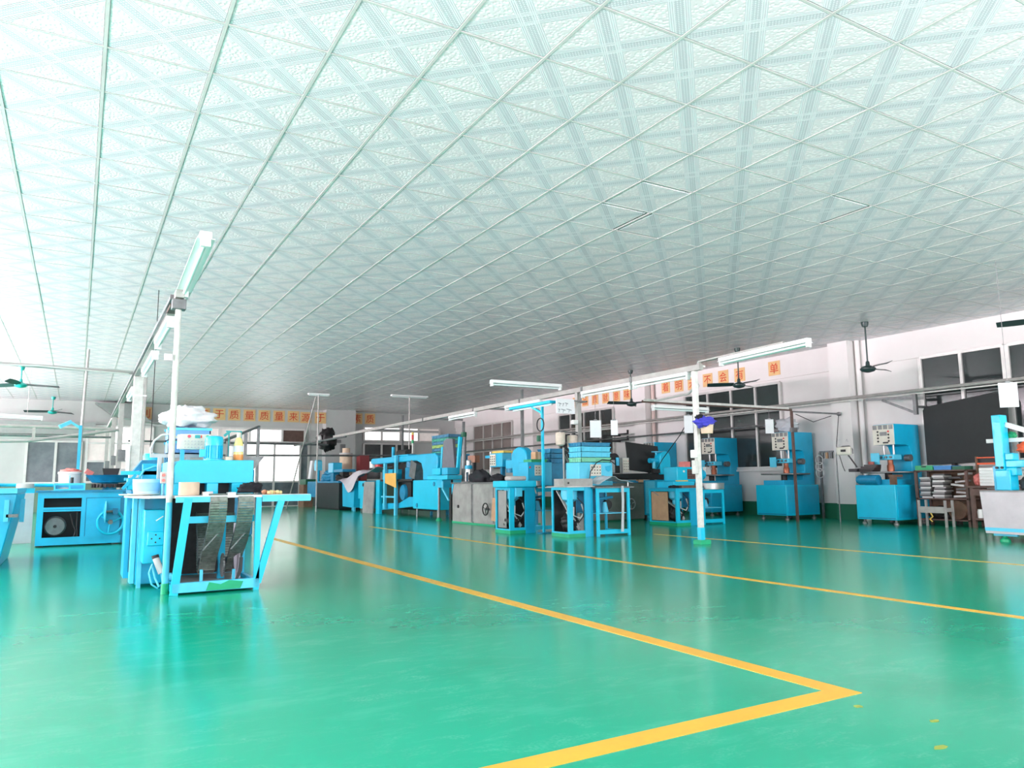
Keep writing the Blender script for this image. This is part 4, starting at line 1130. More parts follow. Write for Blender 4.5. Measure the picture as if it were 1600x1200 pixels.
# boxes read off the photograph on a plane of known depth, given real thickness
def pX(X, d, x0, y0, x1, y1):
    xm, ym = (x0 + x1) / 2, (y0 + y1) / 2
    a, b_ = onX(x0, ym, X).y, onX(x1, ym, X).y
    c_, e = onX(xm, y1, X).z, onX(xm, y0, X).z
    return (X, X + d, b_, a, max(c_, 0.0), e)
def pY(Y, d, x0, y0, x1, y1):
    xm, ym = (x0 + x1) / 2, (y0 + y1) / 2
    return (onY(x0, ym, Y).x, onY(x1, ym, Y).x, Y, Y + d, max(onY(xm, y1, Y).z, 0.0), onY(xm, y0, Y).z)

def crate(label, x, y, z, sx, sy, h, mat, group, rim=None):
    t = thing('plastic_crate', label, 'crate', (x, y, z), group)
    a, b_ = sx / 2, sy / 2
    m_ = MB().box(x - a, x + a, y - b_, y + b_, z, z + 0.008)
    m_.box(x - a, x + a, y - b_, y - b_ + 0.008, z, z + h).box(x - a, x + a, y + b_ - 0.008, y + b_, z, z + h).box(x - a, x - a + 0.008, y - b_, y + b_, z, z + h).box(x + a - 0.008, x + a, y - b_, y + b_, z, z + h)
    part('tub', m_, mat, t)
    part('rim', MB().box(x - a - 0.008, x + a + 0.008, y - b_ - 0.008, y - b_, z + h * 0.8, z + h).box(x - a - 0.008, x - a, y - b_, y + b_, z + h * 0.8, z + h).box(x + a, x + a + 0.008, y - b_, y + b_, z + h * 0.8, z + h).box(x - a - 0.008, x + a + 0.008, y + b_, y + b_ + 0.008, z + h * 0.8, z + h), rim or mat, t)
    rb = MB()
    for k in range(5):
        q = y - b_ + sy * (k + 0.5) / 5
        rb.box(x - a - 0.005, x - a, q - 0.006, q + 0.006, z, z + h * 0.8)
        q = x - a + sx * (k + 0.5) / 5
        rb.box(q - 0.006, q + 0.006, y - b_ - 0.005, y - b_, z, z + h * 0.8)
    part('rib', rb, mat, t, kind='stuff')
    return t
def control_face(parent, ax, plane, a0, a1, z0, z1, rows, cols, name='control_panel', mat=CREAM, red=True, meters=0):
    """cream control plate on a cabinet, with buttons as sub-parts"""
    th = 0.012
    if ax == 'X': m_ = MB().box(plane - th, plane, a0, a1, z0, z1)
    else: m_ = MB().box(a0, a1, plane - th, plane, z0, z1)
    o = part(name, m_, mat, parent, bevel=0.003)
    w_, h_ = a1 - a0, z1 - z0
    P_ = lambda u, v: (plane - th, a1 - w_ * u, z0 + h_ * v) if ax == 'X' else (a0 + w_ * u, plane - th, z0 + h_ * v)
    for r in range(rows):
        for c in range(cols):
            u, v = (c + 0.5) / cols, 0.1 + 0.8 * (r + 0.5) / (rows + (1 if meters else 0))
            knobs(o, [P_(u, v)], ax, (RED if red and r == rows - 1 and c == cols - 1 else BLACK), min(w_, h_) * 0.05, 0.01, 'button')
    for k in range(meters):
        u = (k + 0.5) / meters
        p = Vector(P_(u, 0.88))
        s = w_ / meters * 0.36
        mm = MB().box(p.x - 0.006, p.x, p.y - s, p.y + s, p.z - s, p.z + s) if ax == 'X' else MB().box(p.x - s, p.x + s, p.y - 0.006, p.y, p.z - s, p.z + s)
        part('meter', mm, STEEL_D, o)
    return o

# ------------------------------------------------------------------ the three open-framed corner machines
def corner_machine(label, x0, y0, dl, wo, ws, x2, w2, y2, h, green=True, shelf=True, tank=BLUE_L, left_fill=None):
    """front-left corner at x0, y0: an open left side (depth dl), a front with an opening (wo) and a solid panel (ws), then an open right bay"""
    t = thing('corner_machine', label, 'machine', (x0 + 0.4, y0 + 0.3, 0), 'open-framed blue machines')
    f_ = 0.035
    part('left_frame', MB().box(x0, x0 + 0.02, y0, y0 + f_, 0, h).box(x0, x0 + 0.02, y0 + dl - f_, y0 + dl, 0, h).box(x0, x0 + 0.02, y0 + f_, y0 + dl - f_, 0.02, 0.07).box(x0, x0 + 0.02, y0 + f_, y0 + dl - f_, h - 0.04, h), CYAN, t)
    part('front_frame', MB().box(x0 + 0.02, x0 + 0.075, y0, y0 + 0.02, 0, h).box(x0 + 0.075, x0 + wo, y0, y0 + 0.02, 0.02, 0.09).box(x0 + 0.075, x0 + wo, y0, y0 + 0.02, h - 0.05, h), CYAN, t)
    part('front_panel', MB().box(x0 + wo, x0 + wo + ws, y0 - 0.006, y0 + 0.02, 0.0, h), BLUE, t)
    part('rear_panel', MB().box(x0 + 0.03, x2, y0 + dl - 0.02, y0 + dl, 0.05, h), IRON, t)  # dark iron in place of blue, paints the shade inside the frame
    part('floor_pan', MB().box(x0 + 0.02, x0 + wo + ws, y0 + 0.02, y0 + dl - 0.02, 0.02, 0.035), SHEET, t)
    if green:
        part('green_foot', MB().box(x0 - 0.003, x0 + wo, y0 - 0.004, y0 - 0.0005, 0.0, 0.05), FLOORGREEN, t)
        part('green_foot', MB().box(x0 - 0.004, x0 - 0.0005, y0, y0 + dl, 0.0, 0.05), FLOORGREEN, t)
    # right bay
    g = 0.045
    part('bay_frame', MB().box(x2, x2 + g, y2, y2 + 0.025, 0, h - 0.02).box(x2 + w2 - g, x2 + w2, y2, y2 + 0.025, 0, h - 0.02).box(x2 + g, x2 + w2 - g, y2, y2 + 0.025, 0.03, 0.09).box(x2 + g, x2 + w2 - g, y2, y2 + 0.025, h - 0.08, h - 0.02), CYAN, t)
    for xx in (x2 + 0.0, x2 + w2 - 0.03):
        part('bay_leg', MB().box(xx, xx + 0.03, y2 + 0.55, y2 + 0.58, 0, h - 0.02), BLUE, t)
    part('bay_rail', MB().box(x2 + w2 - 0.03, x2 + w2, y2 + 0.025, y2 + 0.55, 0.03, 0.07), BLUE, t)
    if shelf:
        part('bay_shelf', MB().box(x2 + g, x2 + w2 - g, y2 + 0.03, y2 + 0.5, h * 0.45, h * 0.45 + 0.012), BLUE_L, t)
        part('valve_block', MB().cyl((x2 + w2 * 0.3, y2 + 0.2, h * 0.47), (x2 + w2 * 0.3, y2 + 0.2, h * 0.75), 0.04, 0.02).cyl((x2 + w2 * 0.3, y2 + 0.2, h * 0.75), (x2 + w2 * 0.72, y2 + 0.2, h * 0.78), 0.02), BLUE_D, t)
        part('pump_cone', MB().cyl((x2 + w2 * 0.5, y2 + 0.22, h * 0.47), (x2 + w2 * 0.5, y2 + 0.22, h * 0.68), 0.06, 0.03), BLUE_L, t)
        part('gear_case', MB().lathe((x2 + w2 * 0.72, y2 + 0.3, h * 0.62), [(0.001, 0), (0.07, 0.0), (0.07, 0.06), (0.001, 0.06)], 16, 'Y'), IRON, t)
    part('bay_back', MB().box(x2 + 0.03, x2 + w2 - 0.03, y2 + 0.585, y2 + 0.595, h * 0.45, h - 0.03), BLUE_D, t)
    # works in the front opening
    cx, cy = x0 + wo * 0.58, y0 + 0.22
    part('tank', MB().lathe((cx, cy, h * 0.72), [(0.04, -0.12), (0.06, -0.1), (0.06, -0.02), (0.12, 0.02), (0.12, h * 0.22), (0.001, h * 0.23)]), tank, t)
    part('gearbox', blob((cx, cy, 0.19), (0.13, 0.11, 0.13), x0, 0.35, 2.5, flat=0.036), IRON, t)
    part('drive_arm', MB().bar((cx - 0.1, cy - 0.1, 0.36), (cx + 0.12, cy - 0.06, 0.10), 0.035, 0.05), GREYW, t)
    part('cable', MB().tube([(cx + 0.1, cy - 0.16, 0.46), (cx + 0.13, cy - 0.18, 0.34), (cx + 0.05, cy - 0.2, 0.26), (cx - 0.05, cy - 0.18, 0.30), (cx - 0.04, cy - 0.17, 0.42)], 0.010, 8), GREYW, t)
    part('cable', MB().tube([(cx + 0.02, cy - 0.17, 0.55), (cx + 0.12, cy - 0.2, 0.45), (cx + 0.1, cy - 0.2, 0.28), (cx + 0.02, cy - 0.2, 0.20)], 0.007, 8), WIRE, t)
    part('side_brace', MB().bar((x0 + 0.04, y0 + dl - 0.1, h - 0.05), (x0 + 0.06, y0 + 0.08, h * 0.5), 0.04, 0.02), SHEET, t)
    if left_fill: part('side_sheet', MB().box(x0 + 0.025, x0 + 0.035, y0 + dl * 0.35, y0 + dl - 0.04, 0.08, h - 0.05), left_fill, t)
    return t
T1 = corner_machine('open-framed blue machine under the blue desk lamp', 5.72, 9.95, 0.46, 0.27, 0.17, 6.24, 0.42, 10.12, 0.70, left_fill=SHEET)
part('trough', MB().box(5.64, 6.17, 9.90, 10.35, 0.70, 0.80), CYAN, T1, bevel=0.012)
part('side_box', MB().box(5.80, 5.91, 9.90, 9.945, 0.56, 0.69), BLUE_L, T1)
part('bay_top', MB().box(6.22, 6.74, 10.05, 10.8, 0.70, 0.715), STEEL_D, T1)
part('cone_bracket', MB().bar((6.16, 9.98, 0.72), (6.20, 9.96, 0.60), 0.03, 0.02), GREYW, T1)
# its control cabinet and guard dome
part('control_cabinet', MB().box(6.33, 6.80, 10.42, 10.72, 0.716, 1.10), BLUE, T1, bevel=0.008)
part('cabinet_wing', MB().box(6.80, 7.10, 10.46, 10.95, 0.70, 1.08), BLUE_D, T1)
control_face(T1, 'Y', 10.42, 6.46, 6.62, 0.88, 1.05, 3, 3)
part('lock', MB().box(6.36, 6.38, 10.412, 10.42, 1.0, 1.03), RED, T1)
single('seat_pad', MB().rbox((5.98, 10.22, 0.8365), (0.30, 0.2, 0.07)), M('grey_beige_cushion', (186, 178, 170), 0.85, bump=0.3), 'grey beige bolster lying on the blue trough', 'cushion', bevel=0.025)
t = thing('ring_bowl', 'shiny steel ring bowl on the bay beside the lamp stand', 'bowl', (6.30, 10.2, 0.716))
part('ring', MB().lathe((6.34, 10.22, 0.7162), [(0.085, 0), (0.09, 0.005), (0.09, 0.075), (0.084, 0.075), (0.080, 0.01), (0.001, 0.008)], 24), STEEL, t)
part('rim', MB().lathe((6.34, 10.22, 0.786), [(0.091, 0), (0.094, 0.002), (0.094, 0.008), (0.088, 0.009)], 24), STEEL, t)
t = thing('green_tray', 'shallow green tray on the blue control cabinet', 'tray', (6.55, 10.57, 1.10))
part('tray', MB().box(6.42, 6.72, 10.45, 10.70, 1.1005, 1.11).box(6.42, 6.72, 10.45, 10.46, 1.11, 1.145).box(6.42, 6.43, 10.46, 10.70, 1.11, 1.145).box(6.71, 6.72, 10.46, 10.70, 1.11, 1.145).box(6.43, 6.71, 10.69, 10.70, 1.11, 1.145), GREEN, t)
part('rim', MB().box(6.41, 6.73, 10.44, 10.45, 1.13, 1.148), GREEN, t)
t = thing('cardboard_box', 'small cardboard box standing in the green tray', 'box', (6.60, 10.58, 1.11))
part('body', MB().box(6.53, 6.67, 10.50, 10.64, 1.111, 1.27), CARD, t)
part('tape', MB().box(6.58, 6.62, 10.498, 10.50, 1.111, 1.27).box(6.58, 6.62, 10.498, 10.64, 1.27, 1.272), CARDL, t)
t = thing('guard_dome', 'tall rounded blue guard cover beside the control cabinet', 'guard', (6.6, 11.15, 0))
dome = [(10.87, 0.78), (10.87, 1.2)] + [(11.13 + 0.26 * math.cos(a), 1.2 + 0.18 * math.sin(a)) for a in [math.pi * (1 - k / 10) for k in range(1, 10)]] + [(11.39, 1.2), (11.33, 0.78)]
part('cover', MB().prism(dome, 'X', 6.58, 6.72), BLUE, t, bevel=0.015)
part('arm', MB().box(6.60, 6.70, 11.39, 11.62, 1.02, 1.16), BLUE, t)
part('pedestal', MB().box(6.60, 6.85, 10.95, 11.35, 0.0, 0.78), BLUE_D, t)
# blue desk lamp on its stand
t = thing('stand_lamp', 'blue fluorescent lamp on a tall blue stand with coiled cable', 'lamp', (6.2, 9.76, 0))
part('post', MB().box(6.19, 6.225, 9.745, 9.78, 0.0, 1.95), CYAN, t)
part('lamp_arm', MB().bar((6.207, 9.762, 1.84), (6.2, 10.05, 1.96), 0.03, 0.03), CYAN, t)
part('lamp_housing', MB().bar((6.2, 9.44, 1.985), (6.2, 10.68, 1.985), 0.13, 0.045), CYAN, t, bevel=0.01)
part('lamp_tube', MB().cyl((6.2, 9.47, 1.95), (6.2, 10.64, 1.95), 0.014), TUBE, t)
part('lamp_foot', MB().box(6.13, 6.29, 9.69, 9.83, 0, 0.015), BLUE_D, t)
part('cable_coil', MB().ring((6.18, 9.78, 1.66), 0.10, 0.009, 'X', 20, 6), WIRE, t)
part('green_switch', MB().box(6.14, 6.185, 9.78, 9.83, 1.40, 1.49), DGREEN, t)

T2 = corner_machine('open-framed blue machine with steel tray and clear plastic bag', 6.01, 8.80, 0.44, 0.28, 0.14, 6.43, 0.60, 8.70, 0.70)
part('table_top', MB().box(5.97, 6.44, 8.76, 9.30, 0.70, 0.712), STEEL, T2)
part('bay_top', MB().box(6.40, 7.08, 8.66, 9.32, 0.682, 0.70), STEEL_D, T2)
part('bay_pin', MB().cyl((7.0, 8.70, 0.70), (7.0, 8.70, 0.76), 0.012), STEEL, T2)
part('control_cabinet', MB().box(6.40, 7.02, 9.08, 9.42, 0.716, 1.06), BLUE_L, T2, bevel=0.008)
control_face(T2, 'Y', 9.08, 6.60, 6.80, 0.86, 1.03, 3, 4)
part('worn_patch', MB().prism([(6.88, 1.0), (6.99, 1.02), (6.99, 0.95), (6.94, 0.92), (6.89, 0.95)], 'Y', 9.072, 9.079), BLUE, T2)
t = thing('steel_tray', 'long steel tray lying on the near blue machine top', 'tray', (6.13, 8.85, 0.712))
part('pan', MB().box(5.93, 6.42, 8.78, 9.04, 0.7125, 0.72).box(5.93, 6.42, 8.78, 8.788, 0.72, 0.82).box(5.93, 5.938, 8.788, 9.04, 0.72, 0.82).box(6.412, 6.42, 8.788, 9.04, 0.72, 0.82).box(5.938, 6.412, 9.032, 9.04, 0.72, 0.82), SHEET, t)
part('bolt', MB().cyl((6.0, 8.78, 0.76), (6.0, 8.775, 0.76), 0.015), IRON, t)
hg = []
for i in range(12):
    row = []
    for k in range(8):
        u, v_ = i / 11, k / 7
        row.append((6.47 + 0.62 * u, 8.68 + 0.36 * v_, 0.725 + 0.13 * math.exp(-((u - 0.38) * 4) ** 2) + 0.05 * math.exp(-((u - 0.85) * 5) ** 2) + 0.025 * noise.noise(Vector((u * 5, v_ * 4, 0)))))
    hg.append(row)
single('clear_bag', MB().sheet(hg, 0.004), BAG, 'clear plastic bag draped over the right bay top', 'bag')
single('plastic_strip', MB().sheet([[(6.84, 8.655, 0.71), (6.885, 8.655, 0.71)], [(6.84, 8.65, 0.5), (6.885, 8.65, 0.5)], [(6.83, 8.65, 0.3), (6.875, 8.65, 0.3)], [(6.805, 8.64, 0.06), (6.855, 8.64, 0.06)]], 0.003), BAG, 'strip of clear plastic hanging before the right bay', 'strip')
for k, (h_, m_, lab) in enumerate(((0.07, M('pale_green_plastic', (120, 200, 165), 0.5), 'pale green crate at the bottom of the stack on the cream-panelled cabinet'), (0.08, BLUE_L, 'pale blue crate second from bottom of the stack on the cabinet'), (0.08, BLUE_L, 'pale blue crate third from bottom of the stack on the cabinet'), (0.06, BLUE_D, 'blue crate at the top of the stack on the cabinet'))):
    z_ = 1.062 + [0, 0.072, 0.154, 0.236][k]
    crate(lab, 6.73, 9.26, z_, 0.54, 0.32, h_, m_, 'crates on the control cabinet')
run('bent_cable', 'black cable arched over the cream control panel', 'cable', [(6.55, 9.05, 0.71), (6.57, 9.03, 0.92), (6.68, 9.03, 1.05), (6.80, 9.04, 1.10), (6.95, 9.04, 1.09), (7.05, 9.05, 1.03)], 0.008, WIRE)
# wire rack with two shades
t = thing('wire_rack', 'grimy wire rack with crossed rods behind the steel tray', 'rack', (6.52, 9.50, 0))
part('post', MB().cyl((6.50, 9.62, 0), (6.50, 9.62, 1.30), 0.018), GALV, t)
for a, b_ in (((6.52, 9.62, 0.75), (6.72, 9.62, 1.18)), ((6.72, 9.62, 0.75), (6.52, 9.62, 1.18)), ((6.55, 9.62, 1.2), (6.70, 9.62, 0.72)), ((6.50, 9.62, 1.28), (6.72, 9.62, 1.18))):
    part('cross_rod', MB().cyl(a, b_, 0.007, n=6), GALV, t)
for k, (xx, zz, s) in enumerate(((6.36, 1.42, 0.075), (6.58, 1.38, 0.08))):
    t = thing('shade', ['dusty beige drum shade hanging left of the post', 'dusty beige round shade hanging right of the post'][k], 'shade', (xx, 9.50, zz - 0.1), 'dusty shades on the post')
    part('drum', MB().lathe((xx, 9.50, zz - 0.1), [(0.03, 0), (s * 0.9, 0.02), (s, 0.08), (s, 0.19), (s * 0.9, 0.205), (0.001, 0.21)], 20), M('dusty_beige_%d' % k, (206, 192, 176), 0.8, var=0.15, scale=14), t)
    part('bracket', MB().bar((xx, 9.50, zz + 0.115), (XB - 0.036, 9.54, zz + 0.115), 0.02, 0.02), STEEL_D, t)

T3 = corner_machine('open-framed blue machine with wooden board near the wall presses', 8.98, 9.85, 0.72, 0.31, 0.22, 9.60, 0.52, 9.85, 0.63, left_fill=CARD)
part('table_top', MB().box(8.95, 9.60, 9.82, 10.58, 0.63, 0.645), BLUE, T3)
part('press_block', MB().box(9.16, 9.66, 10.10, 10.55, 0.645, 0.76), CYAN, T3, bevel=0.01)
part('head', MB().box(9.34, 9.98, 10.20, 10.56, 0.76, 1.02), CYAN, T3, bevel=0.015)
control_face(T3, 'Y', 10.20, 9.58, 9.80, 0.80, 0.98, 3, 4, mat=RUST)
part('white_button', MB().cyl((9.50, 10.20, 0.94), (9.50, 10.19, 0.94), 0.02), WHITE, T3)
part('side_cylinder', MB().cyl((9.98, 10.3, 0.88), (10.06, 10.3, 0.88), 0.09), BLUE, T3)
single('wooden_board', MB().rbox((9.36, 9.98, 0.668), (0.46, 0.22, 0.045)), BROWN, 'worn brown wooden board on the blue machine by the post', 'board')
single('folded_cloth', blob((9.05, 9.98, 0.665), (0.09, 0.09, 0.03), 21, 0.4, flat=0.6455), BLACKCLOTH, 'black and white glove lying on the blue table corner', 'glove')
t = thing('round_tray', 'shiny round steel tray on the right bay by the post', 'tray', (9.94, 10.04, 0.61))
part('ring', MB().lathe((9.94, 10.04, 0.612), [(0.26, 0), (0.27, 0.005), (0.275, 0.11), (0.265, 0.11), (0.255, 0.012), (0.001, 0.010)], 32), STEEL, t)
part('rim', MB().lathe((9.94, 10.04, 0.715), [(0.276, 0), (0.28, 0.004), (0.28, 0.01), (0.268, 0.012)], 32), STEEL, t)
single('yellow_slat', MB().rbox((9.40, 10.15, 0.771), (0.26, 0.05, 0.02), 0.05), YELLOW, 'yellow wooden slat on the blue press block', 'slat')  # plain yellow slat lying on the press block
single('pink_box', MB().box(9.62, 9.76, 10.3, 10.45, 1.021, 1.12), PINK, 'small pink box on top of the blue head', 'box')

# ------------------------------------------------------------------ machine with black sheet and grinder behind
t = thing('grey_cabinet', 'dark grey steel cabinet with chrome handwheel behind the plastic bag', 'cabinet', (9.1, 11.9, 0))
part('body', MB().box(8.45, 9.82, 11.7, 12.5, 0.03, 0.74), M('olive_grey_sheet', (112, 116, 108), 0.5, metal=0.3, var=0.15), t, bevel=0.008)
part('foot', MB().box(8.47, 9.80, 11.72, 12.48, 0, 0.03), DGREEN, t)
handwheel(t, (9.42, 11.62, 0.33), 0.10, 'Y', STEEL, STEEL_D, 0.08)
part('top_rail', MB().box(8.45, 9.82, 11.68, 11.72, 0.74, 0.77), BLUE_D, t)
t = thing('blue_tool_cabinet', 'blue cabinet standing under the grinder and black tray', 'cabinet', (10.05, 12.0, 0))
part('body', MB().box(9.84, 10.40, 11.7, 12.4, 0.10, 0.79), BLUE, t, bevel=0.008)
part('door', MB().box(9.86, 10.10, 11.69, 11.70, 0.13, 0.77), BLUE_L, t)
for xx in (9.86, 10.34):
    for yy in (11.72, 12.34):
        part('foot', MB().box(xx, xx + 0.04, yy, yy + 0.04, 0, 0.10), IRON, t)
single('black_tray', MB().prism([(8.95, 0.86), (9.60, 0.80), (10.35, 0.80), (10.60, 0.84), (10.2, 0.93), (9.3, 0.92)], 'Y', 11.68, 12.2), BLACK, 'long black sagging tray across grey and blue cabinets', 'tray')
part('tray_leg', MB().box(9.2, 9.24, 11.85, 11.89, 0.77, 0.84), BLACK, bpy.data.objects['black_tray'])
t = single('black_sheet', MB().rbox((10.12, 12.05, 1.245), (0.86, 0.02, 0.60), 0, -0.25, 0.10), BLACKBOARD, 'large tilted black sheet guard behind the blue grinder', 'guard')
part('sheet_stay', MB().bar((10.3, 12.1, 0.93), (10.3, 12.08, 1.1), 0.03, 0.03), IRON, t)
t = thing('bench_grinder', 'blue rounded bench grinder with dark grinding jaws', 'grinder', (10.3, 11.72, 0.93))
gd = [(10.20, 0.90), (10.20, 1.25)] + [(10.34 + 0.14 * math.cos(a), 1.25 + 0.12 * math.sin(a)) for a in [math.pi * (1 - k / 8) for k in range(1, 8)]] + [(10.48, 1.25), (10.48, 0.90)]
part('cover', MB().prism(gd, 'Y', 11.62, 11.80), CYAN, t, bevel=0.015)
part('spindle', MB().cyl((9.98, 11.70, 1.18), (10.22, 11.70, 1.18), 0.05), BLUE, t)
part('cap_disc', MB().lathe((10.16, 11.7, 1.34), [(0.01, -0.05), (0.02, 0), (0.09, 0.01), (0.09, 0.025), (0.001, 0.03)]), BLUE_L, t)
part('tool_post', MB().cyl((10.08, 11.68, 1.02), (10.08, 11.68, 1.16), 0.035), BLUE_L, t)
part('jaw', MB().rbox((10.10, 11.66, 0.97), (0.18, 0.08, 0.08)), IRON, t)
t = thing('arch_gauge', 'chrome and black arched gauge head left of the black sheet', 'gauge', (9.30, 11.9, 0.9))
ar = [(9.12, 0.93), (9.12, 1.20)] + [(9.24 + 0.12 * math.cos(a), 1.2 + 0.13 * math.sin(a)) for a in [math.pi * (1 - k / 8) for k in range(1, 8)]] + [(9.36, 1.2), (9.36, 0.93)]
part('arch', MB().prism(ar, 'Y', 11.86, 11.98), BLACK, t, bevel=0.01)
part('chrome_face', MB().box(9.13, 9.22, 11.845, 11.86, 0.94, 1.19), STEEL, t)
part('blue_spindle', MB().cyl((9.27, 11.82, 1.08), (9.27, 11.82, 1.24), 0.035), BLUE, t)
t = thing('button_panel', 'grey panel with rows of dark buttons beside the arched gauge', 'panel', (9.52, 11.95, 0.9))
part('box', MB().box(9.45, 9.62, 11.9, 12.0, 0.925, 1.24), GREYW, t)
control_face(t, 'Y', 11.9, 9.46, 9.61, 0.95, 1.23, 4, 3)
single('brown_carton', MB().box(9.66, 9.78, 11.66, 11.74, 0.745, 0.80), CARD, 'little brown carton on the edge of the grey cabinet', 'box')

# ------------------------------------------------------------------ steel cabinet with handwheel
t = thing('steel_cabinet', 'two-door bare steel cabinet with handwheel in the middle row', 'cabinet', (6.9, 12.6, 0))
part('body', MB().box(6.45, 7.4, 11.75, 13.50, 0.03, 0.755), SHEET, t)
part('door', MB().box(6.436, 6.45, 11.80, 12.58, 0.05, 0.74), SHEET, t)
part('door', MB().box(6.436, 6.45, 12.66, 13.46, 0.05, 0.74), SHEET, t)
part('centre_post', MB().box(6.44, 6.452, 12.59, 12.65, 0.03, 0.75), STEEL_D, t)
part('green_plinth', MB().box(6.44, 7.4, 11.75, 13.50, 0.0, 0.03), FLOORGREEN, t)
part('top', MB().box(6.42, 7.42, 11.72, 13.52, 0.755, 0.78), STEEL_D, t)
handwheel(t, (6.36, 11.95, 0.30), 0.105, 'X', IRON, STEEL_D, 0.09)
part('door_knob', MB().cyl((6.436, 13.2, 0.32), (6.415, 13.2, 0.32), 0.03), IRON, t)
part('blue_corner', MB().prism([(13.40, 0.75), (13.50, 0.75), (13.50, 0.55)], 'X', 6.43, 6.436), BLUE, t)
single('cardboard_sheet', MB().rbox((6.38, 11.62, 0.30), (0.02, 0.22, 0.40), 0, 0.05, 0.04), CARD, 'upright cardboard sheet leaning beside the handwheel', 'cardboard')
single('black_cover', blob((6.62, 12.62, 0.84), (0.13, 0.36, 0.17), 31, 0.35, 1.8, 26, 16, flat=0.781), BLACKCLOTH, 'black cloth heaped on the steel cabinet', 'cloth')
single('black_cover', blob((6.64, 11.98, 0.83), (0.12, 0.22, 0.10), 32, 0.35, 1.8, 24, 14, flat=0.781), BLACKCLOTH, 'dark grey cloth beside the control box on the steel cabinet', 'cloth')
t = thing('control_box', 'blue control box with cream button face on the steel cabinet', 'control box', (6.95, 12.3, 0.78))
part('box', MB().box(6.80, 7.0, 12.10, 12.58, 1.06, 1.32), BLUE, t, bevel=0.008)
control_face(t, 'X', 6.80, 12.34, 12.56, 1.08, 1.30, 4, 3)
part('pillar', MB().box(6.88, 6.95, 12.25, 12.32, 0.78, 1.06), BLUE_D, t)
part('orange_tray', MB().box(6.80, 7.0, 12.05, 12.50, 1.321, 1.36), YELLOW, t)
part('blue_drum', MB().cyl((6.95, 12.02, 0.95), (6.95, 12.02, 1.2), 0.10), BLUE_D, t)
t = thing('guide_columns', 'steel guide columns with blue cross arm on the steel cabinet', 'machine head', (6.75, 13.2, 0.78))
for dy in (0.0, 0.16):
    part('column', MB().cyl((6.62, 13.08 + dy, 0.78), (6.62, 13.08 + dy, 1.02), 0.018), STEEL, t)
part('piston', MB().lathe((6.64, 13.16, 0.98), [(0.07, 0), (0.07, 0.06), (0.05, 0.1), (0.05, 0.22), (0.03, 0.24)]), STEEL, t)
part('blue_ring', MB().lathe((6.64, 13.16, 1.04), [(0.072, 0), (0.075, 0.01), (0.075, 0.06), (0.07, 0.07)]), BLUE, t)
part('foot_plate', MB().box(6.55, 6.74, 13.0, 13.32, 0.7805, 0.80), STEEL_D, t)
t = thing('swing_arm', 'blue tee arm on a steel post behind the black cloth', 'arm', (6.95, 12.82, 0.78))
part('cross_arm', MB().bar((6.95, 13.0, 1.27), (6.95, 12.65, 1.27), 0.06, 0.05), BLUE, t)
part('arm_post', MB().cyl((6.95, 12.82, 0.78), (6.95, 12.82, 1.36), 0.025), STEEL, t)
single('copper_wrap', MB().rbox((6.85, 13.35, 1.24), (0.12, 0.22, 0.14), 0.2), M('copper_brown', (150, 100, 78), 0.5), 'copper brown wrapped block behind the steel columns', 'block')
part('block_stand', MB().box(6.82, 6.88, 13.30, 13.36, 0.781, 1.18), IRON, bpy.data.objects['copper_wrap'])
single('green_lamp', MB().lathe((6.95, 14.0, 1.72), [(0.05, 0), (0.06, 0.02), (0.06, 0.1), (0.001, 0.11)], 14), DGREEN, 'green cap on top of a grimy column behind the steel cabinet', 'cap')
part('cap_column', MB().cyl((6.95, 14.0, 0), (6.95, 14.0, 1.72), 0.05), STEEL_D, bpy.data.objects['green_lamp'])

# ------------------------------------------------------------------ big blue machine further along
XH = 6.75
t = thing('blue_transfer_press', 'large blue press with long top arm and square side cabinet', 'press', (7.2, 16.6, 0))
part('side_cabinet', MB().box(XH, XH + 0.7, 14.85, 16.26, 0.19, 0.84), CYAN, t, bevel=0.02)
for yy, zz in ((15.05, 0.75), (16.0, 0.27)):
    part('lock_disc', MB().cyl((XH - 0.012, yy, zz), (XH, yy, zz), 0.05), BLUE_D, t)
for xx, yy in ((XH + 0.05, 14.95), (XH + 0.05, 16.1), (XH + 0.6, 14.95), (XH + 0.6, 16.1)):
    part('foot', MB().cyl((xx, yy, 0), (xx, yy, 0.19), 0.025), STEEL_D, t)
arm = [(15.0, 1.16), (15.0, 1.36), (15.15, 1.43), (19.2, 1.43), (19.3, 1.40), (19.3, 1.30), (19.1, 1.27), (16.2, 1.29), (15.9, 1.22), (15.8, 1.05), (15.8, 0.84), (15.1, 0.84)]
part('top_arm', MB().prism(arm, 'X', XH + 0.05, XH + 0.25), BLUE, t, bevel=0.02)
part('base_beam', MB().prism([(16.26, 0.24), (18.4, 0.10), (18.4, 0.26), (17.2, 0.30), (16.6, 0.45), (16.26, 0.45)], 'X', XH + 0.05, XH + 0.2), BLUE, t)
for yy, za, zb in ((18.05, 0.14, 1.27), (17.3, 0.0, 1.45)):
    part('front_post', MB().box(XH - 0.04, XH + 0.02, yy - 0.05, yy + 0.05, za, zb), BLUE_L, t)
part('mid_bar', MB().box(XH - 0.02, XH + 0.02, 17.3, 18.3, 0.42, 0.46), BLUE_L, t)
part('die_block', MB().box(XH + 0.1, XH + 0.5, 16.6, 17.0, 0.85, 1.15), BLUE_D, t, bevel=0.02)
part('die_column', MB().cyl((XH + 0.2, 16.9, 1.0), (XH + 0.2, 16.9, 1.29), 0.10), BLUE_D, t)
part('slide_block', MB().rbox((XH + 0.2, 16.4, 1.08), (0.3, 0.35, 0.40), 0, 0.3), STEEL_D, t)
part('work_table', MB().box(XH, XH + 0.6, 16.3, 18.4, 0.82, 0.87), IRON, t)
